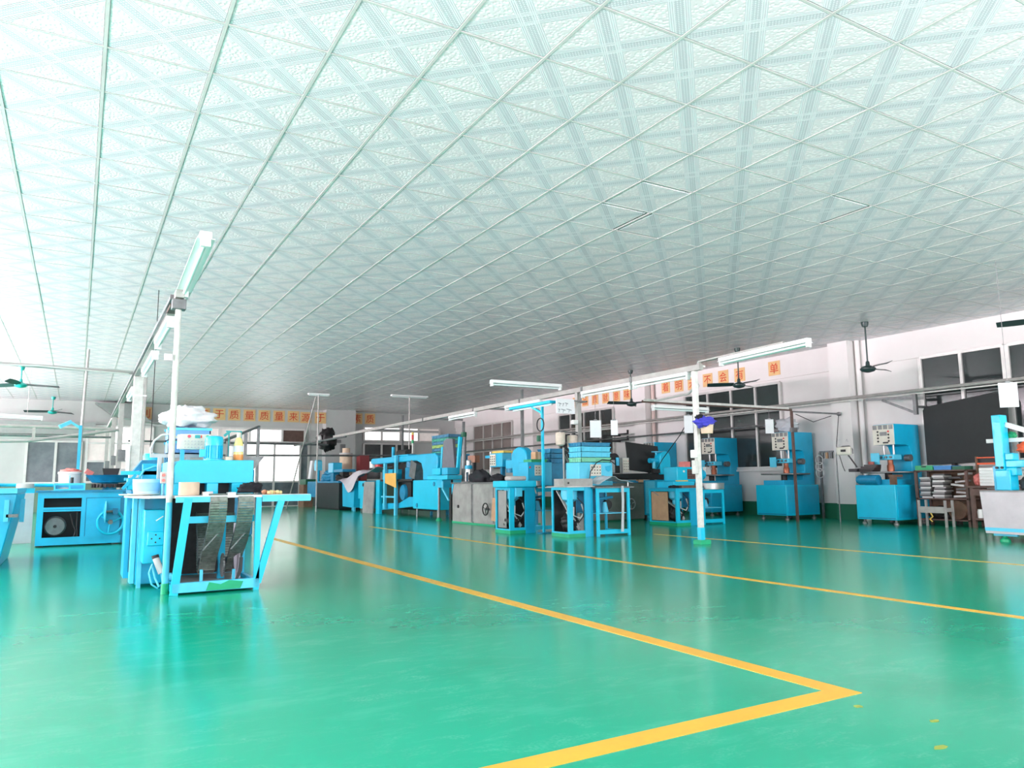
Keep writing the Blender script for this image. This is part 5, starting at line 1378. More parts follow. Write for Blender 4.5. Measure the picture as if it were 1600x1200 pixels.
part('table_block', MB().box(XH + 0.05, XH + 0.3, 17.7, 18.4, 0.87, 1.12), BLUE, t)
part('drive_case', MB().box(XH + 0.1, XH + 0.5, 16.6, 17.5, 0.30, 0.80), IRON, t)
part('drive_wheel', MB().lathe((XH + 0.08, 17.0, 0.55), [(0.001, -0.04), (0.18, -0.04), (0.2, 0), (0.2, 0.04), (0.001, 0.04)], 20, 'X'), BLUE_D, t)
part('rear_panel', MB().box(XH + 0.62, XH + 0.66, 16.2, 18.7, 0.1, 1.29), IRON, t)
part('top_motor', MB().cyl((XH + 0.15, 16.9, 1.50), (XH + 0.15, 17.5, 1.50), 0.09), IRON, t)
part('top_bracket', MB().box(XH + 0.05, XH + 0.28, 16.7, 17.7, 1.43, 1.46), BLUE, t)
part('top_lever', MB().box(XH + 0.1, XH + 0.14, 17.8, 17.9, 1.43, 1.68), BLUE, t)
t2 = thing('signal_tower', 'thin signal tower with red and green lenses over the big press', 'signal light', (XH + 0.15, 16.65, 1.43))
for k, (m_, a, b_) in enumerate(((POSTW, 1.46, 1.72), (GREEN, 1.72, 1.80), (RED, 1.80, 1.92), (YELLOW, 1.92, 1.98))):
    part('lens' if k else 'mast', MB().cyl((XH + 0.15, 16.65, a), (XH + 0.15, 16.65, b_), 0.03 if k else 0.018), m_, t2)
part('mast_foot', MB().box(XH + 0.1, XH + 0.2, 16.6, 16.69, 1.4605, 1.475), STEEL_D, t2)
crm = [M('crate_sea_green', (70, 160, 140), 0.5), M('crate_slate_blue', (70, 130, 160), 0.5), M('crate_lime', (150, 190, 110), 0.5)]
cn = ['sea green', 'slate blue', 'lime green', 'slate blue', 'sea green', 'slate blue']
cpos = ['lowest', 'second', 'third', 'fourth', 'fifth', 'topmost']
single('crate_stand', MB().box(XH + 0.68, XH + 1.2, 15.7, 16.9, 1.40, 1.44).box(XH + 0.7, XH + 0.75, 15.75, 15.8, 0, 1.4).box(XH + 1.12, XH + 1.17, 15.75, 15.8, 0, 1.4).box(XH + 0.7, XH + 0.75, 16.8, 16.85, 0, 1.4).box(XH + 1.12, XH + 1.17, 16.8, 16.85, 0, 1.4), BLUE_D, 'blue stand carrying the tall crate stack behind the press', 'stand')
for k in range(6):
    crate('%s crate, %s in the tall stack behind the press' % (cn[k], cpos[k]), XH + 0.94, 16.3, 1.441 + k * 0.078, 0.46, 0.95, 0.075, crm[{'sea green': 0, 'slate blue': 1, 'lime green': 2}[cn[k]]], 'tall crate stack behind the press')
# boards, cabinets and sheet left of it
single('grey_side_board', MB().rbox((XH - 0.06, 19.12, 0.41), (0.03, 0.80, 0.82), 0, 0, 0.05), SHEET, 'scratched grey board leaning against blue strip', 'board')
single('blue_strip', MB().box(XH - 0.02, XH + 0.05, 18.42, 18.68, 0, 0.86), CYAN, 'upright blue side strip beside the grey board', 'panel')
t = thing('blue_cabinet', 'blue cabinet with notched side left of the grey board', 'cabinet', (XH + 0.3, 19.9, 0))
part('body', MB().prism([(19.56, 0.10), (20.0, 0.10), (20.0, 0.36), (20.16, 0.36), (20.16, 0.84), (19.56, 0.84)], 'X', XH, XH + 0.6), CYAN, t)
part('black_latch', MB().cyl((XH - 0.01, 19.75, 0.74), (XH, 19.75, 0.74), 0.05), BLACK, t)
for yy in (19.6, 19.94):
    part('foot', MB().box(XH + 0.02, XH + 0.08, yy, yy + 0.05, 0, 0.10), STEEL_D, t)
    part('foot', MB().box(XH + 0.5, XH + 0.56, yy, yy + 0.05, 0, 0.10), STEEL_D, t)
t = thing('blue_cabinet', 'tapered blue cabinet under the plastic sheet', 'cabinet', (XH + 0.3, 21.0, 0))
part('body', MB().prism([(20.55, 0.10), (21.55, 0.12), (21.62, 0.80), (20.5, 0.80)], 'X', XH, XH + 0.6), BLUE, t)
part('leg', MB().box(XH, XH + 0.05, 20.52, 20.60, 0, 0.12), BLUE_L, t)
part('leg', MB().box(XH + 0.5, XH + 0.55, 20.52, 20.60, 0, 0.12), BLUE_L, t)
part('leg', MB().box(XH + 0.25, XH + 0.3, 21.4, 21.48, 0, 0.13), BLUE_L, t)
pg = []
for i in range(16):
    u = i / 15
    yy = 18.75 + 3.1 * u
    row = []
    for k in range(8):
        v_ = k / 7
        top = 0.92 + 0.28 * max(0, 1 - u * 1.9) + 0.22 * math.exp(-((u - 0.55) * 5) ** 2)
        x_ = XH + 0.45 - 0.52 * v_
        z_ = top + 0.05 * noise.noise(Vector((u * 9, v_ * 3, 1))) - (0.0 if v_ < 0.75 else (v_ - 0.75) * (2.2 * math.exp(-((u - 0.62) * 6) ** 2) + 0.2))
        row.append((x_, yy, max(z_, 0.5)))
    pg.append(row)
single('plastic_sheet', MB().sheet(pg, 0.006), M('pinkish_grey_sheet', (196, 188, 194), 0.45, var=0.1, bump=0.4, bscale=8), 'pinkish grey plastic sheet draped over the blue cabinets', 'sheet')
for k, (yy, m_) in enumerate(((20.1, WHITE), (19.65, RED))):
    single('paint_can', MB().lathe((XH + 0.4, yy, 1.20), [(0.10, 0), (0.10, 0.16), (0.104, 0.165), (0.104, 0.18), (0.001, 0.182)]), m_, ['white paint can on the plastic-draped cabinet', 'red paint can on the plastic-draped cabinet'][k], 'can', 'paint cans on the draped cabinets')
yp = [[(XH - 0.06 - 0.01 * math.sin(v_ * 2), 17.15 + 0.75 * u, 0.66 + 0.36 * v_ + (0.12 * u if v_ < 0.1 else 0)) for u in (0, 0.3, 0.6, 1)] for v_ in (0, 0.35, 0.7, 1)]
single('yellow_sheet', MB().sheet(yp, 0.006), YPAPER, 'folded yellow paper hanging on the press posts', 'paper')
t = thing('hood_panel', 'tall grey curved hood panel with blue edge rail', 'panel', (XH + 0.1, 14.5, 0))
part('panel', MB().prism([(14.15, 0.9), (14.85, 0.88), (14.75, 1.66), (14.6, 1.72), (14.3, 1.70)], 'X', XH + 0.08, XH + 0.14), GREYCLOTH, t)
part('edge_rail', MB().bar((XH + 0.11, 14.12, 0.95), (XH + 0.11, 13.98, 1.72), 0.06, 0.07), CYAN, t)
part('blue_bar', MB().bar((XH + 0.11, 14.90, 1.0), (XH + 0.11, 14.82, 1.55), 0.06, 0.07), CYAN, t)
part('support', MB().box(XH + 0.1, XH + 0.14, 14.4, 14.5, 0, 0.95), IRON, t)
t = thing('feeder_unit', 'blue feed head with square blocks between press and steel cabinet', 'machine head', (XH, 14.0, 0))
part('slide', MB().box(XH - 0.3, XH + 0.04, 13.75, 14.75, 0.84, 0.93), CYAN, t, bevel=0.01)
part('block', MB().box(XH - 0.3, XH - 0.05, 14.1, 14.5, 0.94, 1.08), CYAN, t, bevel=0.01)
part('block', MB().box(XH - 0.3, XH - 0.05, 13.75, 14.02, 0.94, 1.08), BLUE, t, bevel=0.01)
part('drop_box', MB().box(XH - 0.32, XH - 0.12, 13.95, 14.2, 0.68, 0.84), BLUE, t)
part('hose', MB().tube([(XH - 0.33, 13.9, 0.80), (XH - 0.35, 13.85, 0.65), (XH - 0.33, 13.7, 0.5), (XH - 0.32, 13.62, 0.42)], 0.02), BLUE_L, t)
part('post', MB().cyl((XH - 0.2, 14.35, 0), (XH - 0.2, 14.35, 0.84), 0.025), STEEL_D, t)
part('post_foot', MB().lathe((XH - 0.2, 14.35, 0), [(0.07, 0), (0.06, 0.03), (0.03, 0.06)]), FLOORGREEN, t)

# ------------------------------------------------------------------ dark old machine at the back
XG = 6.2
t = thing('dark_old_machine', 'dark greasy old machine with small blue heads by the back door', 'machine', (XG + 0.4, 22.4, 0))
part('base', MB().box(XG, XG + 0.9, 20.9, 23.6, 0.05, 0.80), M('greasy_dark_green', (30, 40, 42), 0.5, var=0.3), t)
part('plinth', MB().box(XG + 0.05, XG + 0.85, 21.0, 23.5, 0, 0.05), BLACK, t)
part('bed', MB().box(XG - 0.05, XG + 0.95, 20.8, 24.2, 0.80, 0.85), BLUE_D, t)
part('side_frame', MB().box(XG - 0.03, XG, 23.3, 24.3, 0.35, 0.80), BLUE_D, t)
part('spindle_head', MB().prism([(23.4, 1.2), (23.6, 1.2), (23.65, 1.4), (23.55, 1.55), (23.42, 1.5)], 'X', XG, XG + 0.2), BLUE_L, t)
part('spindle', MB().cyl((XG + 0.1, 23.52, 0.85), (XG + 0.1, 23.52, 1.2), 0.06), BLUE, t)
part('head_block', MB().box(XG + 0.1, XG + 0.4, 21.9, 22.4, 1.1, 1.42), BLUE, t, bevel=0.02)
part('head_support', MB().box(XG + 0.15, XG + 0.35, 22.0, 22.3, 0.85, 1.1), BLUE_D, t)
part('cross_slide', MB().box(XG + 0.1, XG + 0.5, 20.9, 21.8, 1.12, 1.2), BLUE_D, t)
part('slide_stand', MB().box(XG + 0.2, XG + 0.4, 21.2, 21.5, 0.85, 1.12), IRON, t)
part('clutter', blob((XG + 0.3, 22.8, 0.98), (0.25, 0.5, 0.2), 41, 0.5, 2.5, flat=0.851), BLUE_D, t)
part('clutter', blob((XG + 0.3, 21.5, 0.93), (0.2, 0.4, 0.12), 42, 0.5, 2.5, flat=0.851), IRON, t)
t = thing('tall_canister', 'beige tall canister standing on the dark old machine', 'canister', (XG + 0.5, 22.6, 1.2))
part('body', MB().lathe((XG + 0.74, 22.62, 0.851), [(0.2, 0), (0.2, 0.85), (0.12, 0.9), (0.12, 1.05), (0.001, 1.06)]), CARDL, t)
part('lid', MB().lathe((XG + 0.74, 22.62, 1.70), [(0.21, 0), (0.21, 0.05), (0.001, 0.06)]), GREYW, t)
single('red_cabinet', MB().box(XG + 1.0, XG + 1.3, 22.0, 22.35, 1.15, 1.65).box(XG + 1.05, XG + 1.25, 22.05, 22.3, 0, 1.15), M('dark_red_paint', (130, 48, 50), 0.5), 'small dark red box on a pedestal by the canister', 'box')
single('machine_head', blob((XG + 0.5, 24.0, 2.25), (0.3, 0.45, 0.36), 51, 0.4, 2.2), IRON, 'dark bulky overhead motor near the back plaques', 'motor')
part('motor_bracket', MB().box(XG + 1.0, XG + 1.15, 24.0, 24.15, 0.0, 2.1).box(XG + 0.5, XG + 1.0, 24.0, 24.15, 2.15, 2.25), STEEL_D, bpy.data.objects['machine_head'])
part('white_disc', MB().lathe((XG + 0.2, 23.8, 2.25), [(0.001, -0.05), (0.13, -0.05), (0.13, 0.03), (0.001, 0.03)], 16, 'X'), WHITE, bpy.data.objects['machine_head'])
single('cardboard_pile', MB().box(XG - 0.1, XG + 0.25, 24.5, 25.1, 0.4, 0.75).box(XG - 0.1, XG + 0.2, 24.45, 25.15, 0.0, 0.4), BROWN, 'brown cartons beside the dark old machine', 'cartons')
single('white_folder', MB().rbox((XG + 0.2, 24.75, 1.25), (0.06, 0.3, 0.62), 0, 0, 0.12), PAPER, 'white board leaning on green bin by the back door', 'board')
single('green_bin', MB().box(XG - 0.05, XG + 0.4, 24.45, 25.2, 0.751, 0.93), DGREEN, 'dark green bin on the brown cartons', 'bin')
for o_ in list(C.objects):
    if o_.parent is None and o_.name.split('.')[0] in ('dark_old_machine', 'tall_canister', 'red_cabinet', 'machine_head', 'cardboard_pile', 'white_folder', 'green_bin'):
        o_.location += Vector((0.5, 0.87, 0))
XG = 6.5
pa, pb = onX(498, 616, 5.85), onX(640, 619, XH + 1.3)
pole_lamp('lamp on a thin pole above the dark old machine', 5.85, pa.y, pa.z - 0.02, 0.0, 0.3, 'X')
pole_lamp('lamp on a thin pole above the big blue press', XH + 1.3, pb.y, pb.z - 0.02, 1.30 if False else 0.0, 0.55, 'X')
q = onX(452, 787, XG - 0.3)
single('leaning_rod', MB().cyl((5.80, pa.y + 0.1, pa.z - 0.06), (5.65, pa.y + 2.6, 0.02), 0.02, n=8), GALV, 'thin grey rod leaning from the lamp pole to the floor', 'rod')
# rails in the middle distance
run('overhead_rail', 'rusty rail running from middle beam towards the back door', 'rail', [(XB - 0.9, 23.7, 1.98), (XB - 0.1, 21.0, 2.12)], 0.03, STEEL_D)
t = thing('overhead_rail', 'long dark pipe crossing before the back door', 'rail', (4.9, 24.0, 2.0))
part('pipe', MB().tube([(1.2, 24.0, 2.05), (7.0, 24.0, 2.03)], 0.03), STEEL_D, t)
for xx in (1.5, 6.4):
    part('hanger_rod', MB().cyl((xx, 24.0, 2.05), (xx, 24.0, ZC), 0.008, n=6), STEEL_D, t)
run('overhead_rail', 'lower dark pipe crossing before the back door', 'rail', [(3.2, 23.0, 1.62), (8.8, 23.0, 1.66)], 0.028, STEEL_D)
run('overhead_rail', 'grey sloping pipe rising from the left machines toward the back windows', 'rail', [(2.2, 14.0, 1.55), (3.6, 18.0, 2.12)], 0.03, STEEL_D)
for k, (xx, yy, zt) in enumerate(((2.95, 16.0, 1.83), (3.6, 18.0, 2.14), (2.35, 14.4, 1.6))):
    single('rail_post', MB().box(xx - 0.03, xx + 0.03, yy - 0.03, yy + 0.03, 0, zt), STEEL_D, ['grey post under the middle of the sloping pipe', 'grey post under the upper end of the sloping pipe', 'grey post under the lower end of the sloping pipe'][k], 'post', 'posts of the sloping pipe')
t = thing('grey_grinding_machine', 'blue and grey machine head right of the near blue housing', 'machine', (2.2, 12.4, 0))
part('body', MB().box(1.95, 2.40, 12.2, 12.8, 0.0, 1.02), BLUE_D, t, bevel=0.02)
part('hopper', MB().prism([(2.0, 1.02), (2.40, 1.02), (2.55, 1.22), (1.95, 1.22)], 'Y', 12.25, 12.7), STEEL_D, t)
part('column', MB().cyl((2.1, 12.3, 1.22), (2.1, 12.3, 1.38), 0.08), GREYW, t)
part('drop_pipe', MB().cyl((2.12, 12.17, 0.7), (2.12, 12.17, 0.95), 0.02), BLUE_L, t)
t = thing('blue_frame_stand', 'thin blue frame stand behind the yellow bottle', 'stand', (1.7, 9.8, 0))
part('upright', MB().box(1.36, 1.39, 9.8, 9.83, 0, 1.22), BLUE, t)
part('upright', MB().box(1.50, 1.53, 9.8, 9.83, 0, 1.22), BLUE, t)
part('top_bar', MB().box(1.36, 1.53, 9.8, 9.83, 1.22, 1.25), BLUE, t)
part('valve', MB().ball((1.50, 9.76, 1.05), 0.04), GREYW, t)

for k in range(3):
    crate('dark blue crate, %s of the pile behind the cardboard box' % ['lowest', 'middle', 'topmost'][k], 6.97, 10.72, 1.081 + 0.085 * k, 0.26, 0.40, 0.08, BLUE_D, 'dark blue crates behind the control cabinet')
single('junction_cover', MB().box(XB - 0.13, XB - 0.036, 9.50, 9.58, 1.66, 1.73), WHITE, 'white junction cover fixed to the grimy post', 'cover', bevel=0.008)
for k, zz in enumerate((2.02, 1.86)):
    t = thing('rail_bracket', ['upper black angle bracket on the window wall rail', 'lower black angle bracket on the window wall rail'][k], 'bracket', (12.6, 15.9, zz), 'black angle brackets')
    part('arm', MB().box(12.58, 12.62, 15.62, 16.7, zz - 0.02, zz + 0.02), BLACK, t)
    part('upright', MB().box(12.58, 12.62, 15.58, 15.62, zz - 0.02, zz + 0.10), BLACK, t)
    part('wall_stub', MB().box(12.62, XR - 0.036, 16.4, 16.44, zz - 0.02, zz + 0.02), BLACK, t)
# ------------------------------------------------------------------ four C-frame presses along the window wall
def press(label, y0, dx=0.0):
    x0 = 11.86 + dx
    t = thing('welding_press', label, 'press', (x0 + 0.5, y0 + 0.37, 0), 'blue presses along the window wall')
    part('base', MB().box(x0, x0 + 0.96, y0, y0 + 0.74, 0.08, 0.67), CYAN if dx == 0 else BLUE, t, bevel=0.008)
    part('base_seam', MB().box(x0 - 0.003, x0, y0 + 0.03, y0 + 0.71, 0.10, 0.115), BLUE_D, t)
    part('base_panel', MB().box(x0 + 0.04, x0 + 0.92, y0 - 0.005, y0, 0.12, 0.64), BLUE, t)
    for xx in (x0 + 0.06, x0 + 0.84):
        for yy in (y0 + 0.05, y0 + 0.63):
            part('foot', MB().lathe((xx + 0.03, yy + 0.03, 0), [(0.045, 0), (0.04, 0.03), (0.02, 0.04), (0.02, 0.085)]), STEEL_D, t)
    part('plinth', MB().box(x0 + 0.10, x0 + 0.90, y0 + 0.12, y0 + 0.62, 0.67, 0.76), BLUE, t)
    # C-shaped frame seen from its side
    cx0 = x0 + 0.34
    fr = [(cx0, 1.36), (cx0, 1.70), (cx0 + 0.02, 1.72), (x0 + 1.06, 1.72), (x0 + 1.06, 0.67), (x0 + 0.72, 0.67), (x0 + 0.72, 0.86), (x0 + 0.78, 0.92), (x0 + 0.80, 1.22), (x0 + 0.74, 1.34), (x0 + 0.66, 1.36)]
    part('c_frame', MB().prism(fr, 'Y', y0 + 0.16, y0 + 0.56), BLUE, t, bevel=0.006)
    cp = control_face(t, 'X', cx0, y0 + 0.16, y0 + 0.56, 1.36, 1.71, 4, 2, meters=4)
    part('meter_window', MB().box(cx0 - 0.018, cx0 - 0.012, y0 + 0.29, y0 + 0.42, 1.52, 1.585), STEEL_D, cp)
    part('black_slot', MB().box(cx0 - 0.018, cx0 - 0.012, y0 + 0.27, y0 + 0.37, 1.385, 1.41), BLACK, cp)
    # work head
    part('guide_rod', MB().cyl((cx0 + 0.12, y0 + 0.27, 1.18), (cx0 + 0.12, y0 + 0.27, 1.37), 0.018), STEEL, t)
    part('guide_rod', MB().cyl((cx0 + 0.12, y0 + 0.45, 1.18), (cx0 + 0.12, y0 + 0.45, 1.37), 0.018), STEEL, t)
    hd = part('work_head', MB().box(cx0 + 0.03, cx0 + 0.26, y0 + 0.22, y0 + 0.50, 1.10, 1.19), BLUE_L, t, bevel=0.01)
    for k in range(3):
        part('head_bolt', MB().cyl((cx0 + 0.03, y0 + 0.27 + 0.09 * k, 1.145), (cx0 + 0.005, y0 + 0.27 + 0.09 * k, 1.145), 0.02), STEEL_D, hd)
    part('side_wheel', MB().lathe((cx0 + 0.34, y0 + 0.15, 1.13), [(0.001, -0.05), (0.06, -0.05), (0.06, 0.05), (0.001, 0.05)], 16, 'Y'), STEEL_D, t)
    part('splash_plate', MB().box(cx0 - 0.08, cx0 - 0.07, y0 + 0.42, y0 + 0.58, 1.02, 1.22), BLUE_L, t)
    part('splash_arm', MB().box(cx0 - 0.07, cx0 + 0.05, y0 + 0.46, y0 + 0.49, 1.14, 1.17), BLUE, t)
    part('electrode', MB().lathe((cx0 + 0.14, y0 + 0.36, 0.90), [(0.06, 0), (0.06, 0.10), (0.045, 0.12), (0.045, 0.20)]), M('copper_electrode', (176, 104, 78), 0.4, metal=0.5), t)
    part('work_table', MB().lathe((cx0 + 0.10, y0 + 0.36, 0.868), [(0.46, 0), (0.47, 0.008), (0.47, 0.022), (0.46, 0.028), (0.001, 0.028)], 36), STEEL_D, t)
    part('table_column', MB().cyl((cx0 + 0.06, y0 + 0.36, 0.76), (cx0 + 0.06, y0 + 0.36, 0.87), 0.06), IRON, t)
    return t
P1 = press('blue wall press with a stack of dies and small scale on its table', 7.69)
P2 = press('blue wall press with a clear bag lying on top', 9.93)
P3 = press('blue wall press with white boxes on its table behind the right post', 12.02, 0.1)
P4 = press('blue wall press mostly hidden behind the grinder', 14.05, 0.1)
# on the first press
t = thing('die_stack', 'stack of dark steel dies on the first wall press table', 'dies', (12.05, 8.3, 0.897))
for k in range(4):
    part('die_plate', MB().rbox((12.02 + 0.02 * k, 8.28 - 0.02 * k, 0.9125 + k * 0.031), (0.22, 0.34 - 0.04 * k, 0.03), 0.1 * k), IRON, t)
part('die_knob', MB().cyl((12.05, 8.22, 1.021), (12.05, 8.22, 1.07), 0.05), M('dull_red', (150, 70, 60), 0.5), t)
single('dark_mould', MB().rbox((11.92, 8.46, 0.925), (0.14, 0.16, 0.055), 0.1), BLACK, 'small black mould at the edge of the first press table', 'mould', bevel=0.008)
t = thing('timer_box', 'small cream timer box on a bent pipe stand beside first press', 'timer', (11.95, 8.75, 0))
part('pipe', MB().tube([(11.98, 8.86, 0.0), (11.98, 8.86, 1.20), (11.98, 8.82, 1.31), (11.98, 8.72, 1.36), (11.98, 8.58, 1.36), (11.98, 8.52, 1.30), (11.98, 8.52, 1.22)], 0.012), STEEL_D, t)
part('box', MB().box(11.90, 11.97, 8.52, 8.80, 1.20, 1.35), CREAM, t, bevel=0.02)
part('window', MB().box(11.892, 11.90, 8.60, 8.70, 1.26, 1.30), BLACK, t)
part('arm', MB().bar((11.99, 8.62, 1.2), (12.02, 8.48, 0.98), 0.02, 0.02), IRON, t)
t = thing('vise_motor', 'dark blue motor lying under the first press table', 'motor', (12.0, 8.1, 0.76))
part('barrel', MB().cyl((11.872, 8.34, 0.757), (11.872, 7.98, 0.757), 0.085), BLUE_D, t)
part('end_bell', MB().cyl((11.872, 8.38, 0.757), (11.872, 8.34, 0.757), 0.06), BLUE_D, t)
single('brown_plank', MB().box(11.87, 12.10, 7.69, 7.80, 0.80, 0.84).box(11.88, 11.95, 7.70, 7.79, 0.671, 0.80), BROWN, 'short brown plank under the first press table', 'plank')
# on the others
t = single('clear_sack', blob((12.45, 10.30, 1.86), (0.16, 0.22, 0.15), 61, 0.4, 2.4, 26, 16, flat=1.721), BAG, 'crumpled clear sack on top of the second wall press', 'bag')
for k in range(3):
    single('white_carton', MB().rbox((12.0 + 0.02 * k, 12.22 + 0.015 * k, 0.928 + 0.055 * k), (0.14, 0.22 - 0.03 * k, 0.052), 0.1 * k), WHITE, ['lowest white carton on the third press table', 'middle white carton on the third press table', 'top white carton on the third press table'][k], 'carton', 'white cartons on the third press')
single('beige_pot', MB().lathe((11.97, 12.62, 0.897), [(0.06, 0), (0.07, 0.11), (0.06, 0.11), (0.05, 0.01), (0.001, 0.01)]), CARDL, 'beige pot on the third press table', 'pot')
t = thing('wall_hooks', 'hooked steel rack with cable loops on the wall beside second press', 'rack', (12.7, 9.75, 0.9))
part('rail', MB().box(12.86, 12.90, 9.48, 9.90, 1.30, 1.33), STEEL_D, t)
part('wall_stay', MB().box(12.90, XR, 9.85, 9.88, 1.30, 1.33), STEEL_D, t)
for k in range(4):
    part('hanging_tool', MB().box(12.85, 12.88, 9.50 + 0.1 * k, 9.55 + 0.1 * k, 1.18, 1.30), STEEL_D if k % 2 else CARD, t)
for k in range(3):
    part('cable_loop', MB().ring((12.80, 9.86, 1.15 - 0.13 * k), 0.09, 0.010, 'X', 18, 6), GREYW, t)
part('leg', MB().box(12.84, 12.88, 9.86, 9.90, 0.0, 1.30), STEEL_D, t)
# faint worn pen marks on the pilaster
pl = bpy.data.objects['trim_2']
mb = MB()
rnd = random.Random(5)
for yc in (9.14, 9.33):
    for k in range(4):
        for q in range(4):
            mb.rbox((12.7193, yc + rnd.uniform(-.03, .03), 1.50 - 0.1 * k + rnd.uniform(-.03, .03)), (0.001, rnd.uniform(0.01, 0.05), 0.006), 0, rnd.uniform(-1.5, 1.5))
part('pen_mark', mb, M('faded_ink', (176, 176, 180), 0.7), pl, kind='stuff')

# ------------------------------------------------------------------ black rubber board against the window
bb = [(7.66, 1.00), (6.30, 1.06), (6.28, 1.98), (6.36, 2.16), (7.62, 2.01), (7.66, 1.95)]
t = single('rubber_board', MB().prism(bb, 'X', 12.78, 12.80), BLACKBOARD, 'huge black rubber board leaning before the window', 'board')
part('board_stay', MB().box(12.80, 12.90, 7.2, 7.25, 0.0, 1.3), IRON, t)
part('board_stay', MB().box(12.80, 12.90, 6.5, 6.55, 0.0, 1.3), IRON, t)

# ------------------------------------------------------------------ tool shelf and benches
t = thing('tool_shelf', 'brown steel tool shelf crammed with plates under the rubber board', 'shelf', (12.45, 7.0, 0))
ys = (6.72, 7.55)
for xx in (12.25, 12.62):
    for yy in ys:
        part('upright', MB().box(xx - 0.02, xx + 0.02, yy - 0.02, yy + 0.02, 0, 0.90), RUST, t)
for z_ in (0.10, 0.44, 0.90):
    part('shelf_board', MB().box(12.23, 12.64, 6.70, 7.57, z_ - 0.012, z_ + 0.008), RUST, t)
part('back_sheet', MB().box(12.63, 12.64, 6.74, 7.53, 0.112, 0.888), BROWN, t)
STK = [M('plate_light', (196, 194, 190), 0.4, metal=0.5), M('plate_mid', (140, 138, 136), 0.45, metal=0.5), M('plate_dark', (92, 90, 90), 0.5, metal=0.5)]
for c_, (yc, n_, z0) in enumerate(((7.40, 13, 0.4485), (7.18, 15, 0.4485))):
    for k in range(n_):
        o = MB().rbox((12.36 + random.uniform(-.02, .02), yc + random.uniform(-.012, .012), z0 + 0.0125 + k * 0.0265), (0.22, 0.19 + random.uniform(-.02, .01), 0.025), random.uniform(-.08, .08))
        single('steel_plate', o, STK[(k * 5 + c_) % 3], 'flat steel plate in the %s pile on the tool shelf' % ('outer' if c_ == 0 else 'inner'), 'plate', 'steel plates in the %s pile' % ('outer' if c_ == 0 else 'inner'))
for k in range(7):
    a = random.uniform(-0.9, 0.9)
    o = MB().rbox((12.36 + random.uniform(-.03, .03), 6.90 + random.uniform(-.10, .08), 0.48 + k * 0.06), (0.06, 0.22, 0.032), random.uniform(-.2, .2), a * 0.12)
    single('steel_bar', o, STK[k % 3], 'short steel bar lying askew in the tool shelf', 'bar', 'steel bars in the tool shelf')
single('brown_disc', MB().lathe((12.34, 6.95, 0.26), [(0.001, -0.02), (0.15, -0.02), (0.15, 0.02), (0.001, 0.02)], 24, 'X'), BROWN, 'round brown disc standing in the shelf bottom', 'disc')
single('grey_lump', blob((12.4, 7.32, 0.20), (0.12, 0.16, 0.10), 71, 0.4, 2.2, flat=0.1085), IRON, 'dark iron casting on the lowest shelf board', 'casting')
t = thing('green_tray', 'green plastic tray with handle on top of the tool shelf', 'tray', (12.4, 7.4, 0.91))
part('tub', MB().box(12.26, 12.56, 7.26, 7.56, 0.9085, 0.92).box(12.26, 12.27, 7.26, 7.56, 0.92, 0.985).box(12.55, 12.56, 7.26, 7.56, 0.92, 0.985).box(12.27, 12.55, 7.26, 7.27, 0.92, 0.985).box(12.27, 12.55, 7.55, 7.56, 0.92, 0.985), GREEN, t)
part('handle_slot', MB().box(12.256, 12.26, 7.37, 7.45, 0.955, 0.975), BLACK, t)
t = thing('blue_tray', 'blue plastic tray beside the green tray on the shelf', 'tray', (12.4, 7.1, 0.91))
part('tub', MB().box(12.26, 12.56, 6.96, 7.24, 0.9085, 0.92).box(12.26, 12.27, 6.96, 7.24, 0.92, 0.975).box(12.55, 12.56, 6.96, 7.24, 0.92, 0.975).box(12.27, 12.55, 6.96, 6.97, 0.92, 0.975).box(12.27, 12.55, 7.23, 7.24, 0.92, 0.975), M('mid_blue_plastic', (60, 130, 190), 0.5), t)
part('rim', MB().box(12.252, 12.26, 6.95, 7.25, 0.96, 0.978), M('mid_blue_rim', (70, 140, 200), 0.5), t)
single('dark_green_tray', MB().box(12.26, 12.5, 6.74, 6.94, 0.9085, 0.965), DGREEN, 'dark green tray at the end of the shelf top', 'tray')
t = thing('steel_bench', 'small grey steel bench standing before the tool shelf', 'bench', (12.0, 7.2, 0))
for yy in (6.93, 7.36):
    for xx in (11.96, 12.16):
        part('leg', MB().box(xx - 0.015, xx + 0.015, yy - 0.015, yy + 0.015, 0, 0.42), GALV, t)
part('front_apron', MB().box(11.945, 11.955, 6.94, 7.35, 0.22, 0.32), GALV, t)
part('yellow_strap', MB().tube([(11.97, 7.18, 0.22), (11.97, 7.15, 0.16), (11.97, 7.20, 0.12), (11.97, 7.16, 0.08)], 0.012), YELLOW, t)
for yy in (6.93, 7.36):
    part('side_rail', MB().box(11.97, 12.15, yy - 0.01, yy + 0.01, 0.24, 0.30), GALV, t)
t = thing('brown_bench', 'brown wooden bench with white stacks beside the shelf', 'bench', (12.3, 6.4, 0))
for yy in (6.12, 6.62):
    for xx in (12.2, 12.55):
        part('leg', MB().box(xx - 0.025, xx + 0.025, yy - 0.025, yy + 0.025, 0, 0.62), RUST, t)
part('top', MB().box(12.15, 12.60, 6.06, 6.67, 0.62, 0.65), RUST, t)
part('apron', MB().box(12.17, 12.19, 6.09, 6.64, 0.50, 0.60), RUST, t)
part('low_shelf', MB().box(12.17, 12.57, 6.09, 6.64, 0.12, 0.15), RUST, t)
for k in range(6):
    single('white_block', MB().rbox((12.28, 6.40, 0.6735 + 0.046 * k), (0.14, 0.20, 0.043), random.uniform(-.06, .06)), WHITE, 'white wrapped block, %s in the stack on the brown bench' % ['lowest', 'second from bottom', 'third from bottom', 'third from top', 'second from top', 'topmost'][k], 'block', 'white blocks stacked on the brown bench')
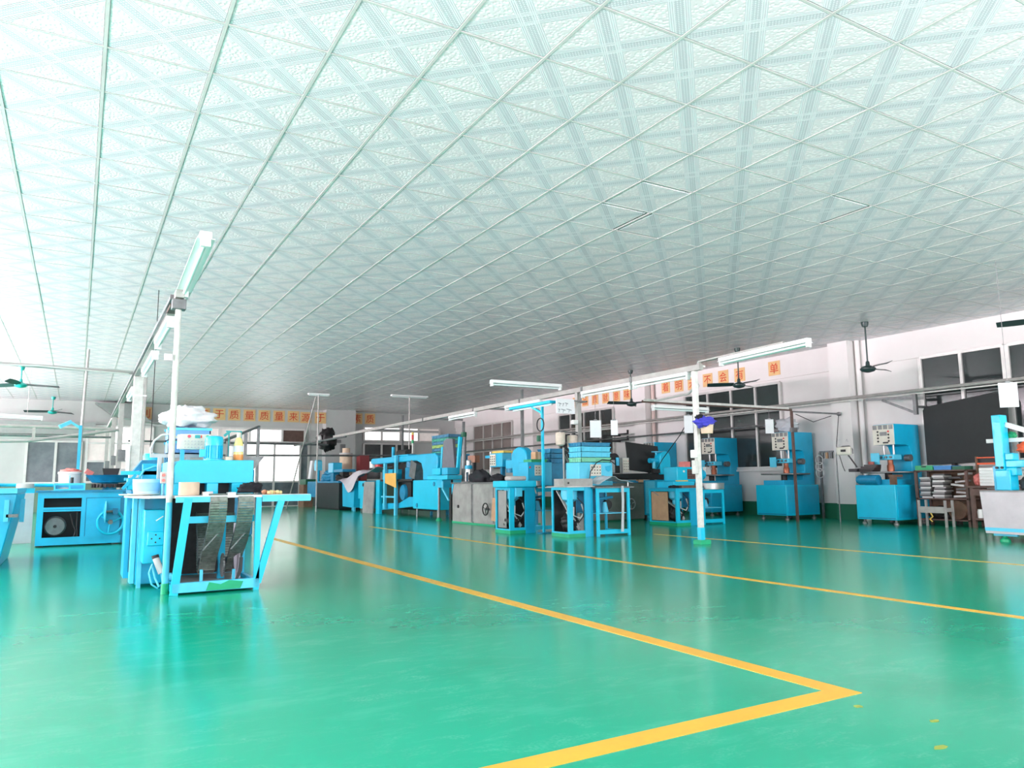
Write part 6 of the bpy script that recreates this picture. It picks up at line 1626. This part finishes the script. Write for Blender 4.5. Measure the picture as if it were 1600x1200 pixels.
for k in range(3):
    single('white_jar', MB().lathe((12.24, 6.55 - 0.11 * k, 0.151), [(0.04, 0), (0.042, 0.10), (0.035, 0.12), (0.035, 0.135), (0.001, 0.136)], 14), WHITE, 'small white jar on the low shelf of the brown bench', 'jar', 'white jars on the brown bench')
t = thing('orange_rack', 'orange and black tool rack above the white blocks', 'rack', (12.4, 6.5, 0.97))
part('upper_bar', MB().box(12.40, 12.44, 6.30, 6.62, 1.08, 1.10), ORANGE, t)
part('lower_bar', MB().box(12.40, 12.44, 6.30, 6.62, 0.98, 1.01), ORANGE, t)
part('back_plate', MB().box(12.44, 12.45, 6.30, 6.62, 0.99, 1.09), BLACK, t)
part('end_plate', MB().box(12.39, 12.45, 6.28, 6.30, 0.651, 1.11), BROWN, t)
part('end_plate', MB().box(12.39, 12.45, 6.62, 6.64, 0.651, 1.11), BROWN, t)
single('pink_bag', blob((12.32, 6.58, 0.74), (0.07, 0.06, 0.09), 81, 0.4, flat=0.651), PINK, 'pink bag beside the white blocks', 'bag')
single('white_tee_tool', MB().box(12.42, 12.44, 6.16, 6.18, 0.651, 1.14).box(12.42, 12.44, 6.12, 6.22, 1.10, 1.13), WHITE, 'white tee-shaped tool standing on the brown bench', 'tool')

# ------------------------------------------------------------------ steel-fronted machine at the right edge
t = thing('steel_fronted_machine', 'blue column machine with large bare steel front sheet', 'machine', (10.3, 4.4, 0))
part('front_sheet', MB().prism([(5.22, 0.60), (5.19, 0.10), (3.6, 0.08), (3.6, 0.60)], 'X', 9.78, 9.80), M('bare_steel_sheet', (172, 168, 170), 0.45, metal=0.5, var=0.12, scale=3), t)
part('blue_edge', MB().prism([(5.19, 0.13), (5.192, 0.17), (3.6, 0.16), (3.6, 0.11)], 'X', 9.772, 9.779), BLUE_L, t)
part('body', MB().box(9.801, 10.6, 3.6, 5.12, 0.13, 0.60), BLUE_D, t)
part('bed', MB().box(9.78, 10.62, 3.6, 5.22, 0.60, 0.62), STEEL_D, t)
for xx in (9.88, 10.5):
    for yy in (5.02, 3.75):
        part('foot', MB().lathe((xx, yy, 0), [(0.06, 0), (0.055, 0.03), (0.025, 0.05), (0.025, 0.13)]), FLOORGREEN, t)
part('foot_bar', MB().box(9.82, 9.86, 4.85, 5.12, 0.07, 0.10), BLUE_L, t)
part('column', MB().box(9.98, 10.14, 5.00, 5.11, 0.87, 1.56), CYAN, t, bevel=0.008)
part('lower_column', MB().box(9.97, 10.16, 4.94, 5.115, 0.62, 0.87), CYAN, t, bevel=0.008)
part('column_side', MB().box(10.0, 10.12, 5.115, 5.15, 0.62, 0.92), BLUE, t)
part('saddle', MB().box(10.0, 10.14, 4.70, 5.0, 0.90, 0.99), CYAN, t, bevel=0.01)
part('saddle_block', MB().box(10.0, 10.14, 4.90, 5.0, 0.99, 1.08), CYAN, t, bevel=0.01)
part('saddle_foot', MB().box(10.0, 10.14, 4.88, 5.0, 0.80, 0.90), CYAN, t, bevel=0.01)
part('cross_beam', MB().box(10.02, 10.12, 3.9, 4.70, 0.93, 0.985), CYAN, t)
for yy in (5.085, 5.025):
    part('bolt', MB().cyl((9.97, yy, 0.90), (9.955, yy, 0.90), 0.016), IRON, t)
part('white_clamp', MB().box(10.15, 10.20, 4.6, 5.28, 1.22, 1.27), WHITE, t)
part('white_arm', MB().bar((10.10, 5.0, 1.44), (10.10, 4.72, 1.33), 0.05, 0.06), WHITE, t)
part('clamp_post', MB().box(10.16, 10.19, 4.98, 5.02, 0.62, 1.22), STEEL_D, t)
part('rail', MB().box(10.20, 10.23, 3.8, 5.0, 0.86, 0.875), STEEL, t)
part('works', blob((10.28, 4.82, 0.70), (0.1, 0.16, 0.13), 91, 0.4, 2.4, flat=0.621), STEEL_D, t)
part('works', blob((10.30, 4.5, 0.74), (0.12, 0.2, 0.17), 92, 0.4, 2.4, flat=0.621), IRON, t)
single('red_bag', blob((10.10, 4.78, 1.14), (0.05, 0.11, 0.07), 95, 0.45, 2.2, flat=1.081), ORANGE, 'crumpled red orange bag on the blue saddle', 'bag')
single('green_rag', blob((10.175, 4.98, 1.305), (0.04, 0.06, 0.045), 96, 0.4, 2.2, flat=1.2705), GREEN, 'small green rag on the white clamp', 'rag')
# the bucket with cloths on the right post
t = thing('cloth_bucket', 'small beige bucket stuffed with violet and black cloths on the post', 'bucket', (XB + 0.05, 6.86, 1.38))
part('tub', MB().lathe((XB + 0.05, 6.845, 1.36), [(0.07, 0), (0.085, 0.13), (0.078, 0.13), (0.06, 0.01), (0.001, 0.01)]), CARDL, t)
part('violet_cloth', blob((XB + 0.0, 6.83, 1.50), (0.13, 0.085, 0.07), 97, 0.5, 2.5), PURPLE, t)
part('black_cloth', blob((XB - 0.06, 6.84, 1.55), (0.06, 0.05, 0.05), 98, 0.5, 2.5), BLACKCLOTH, t)
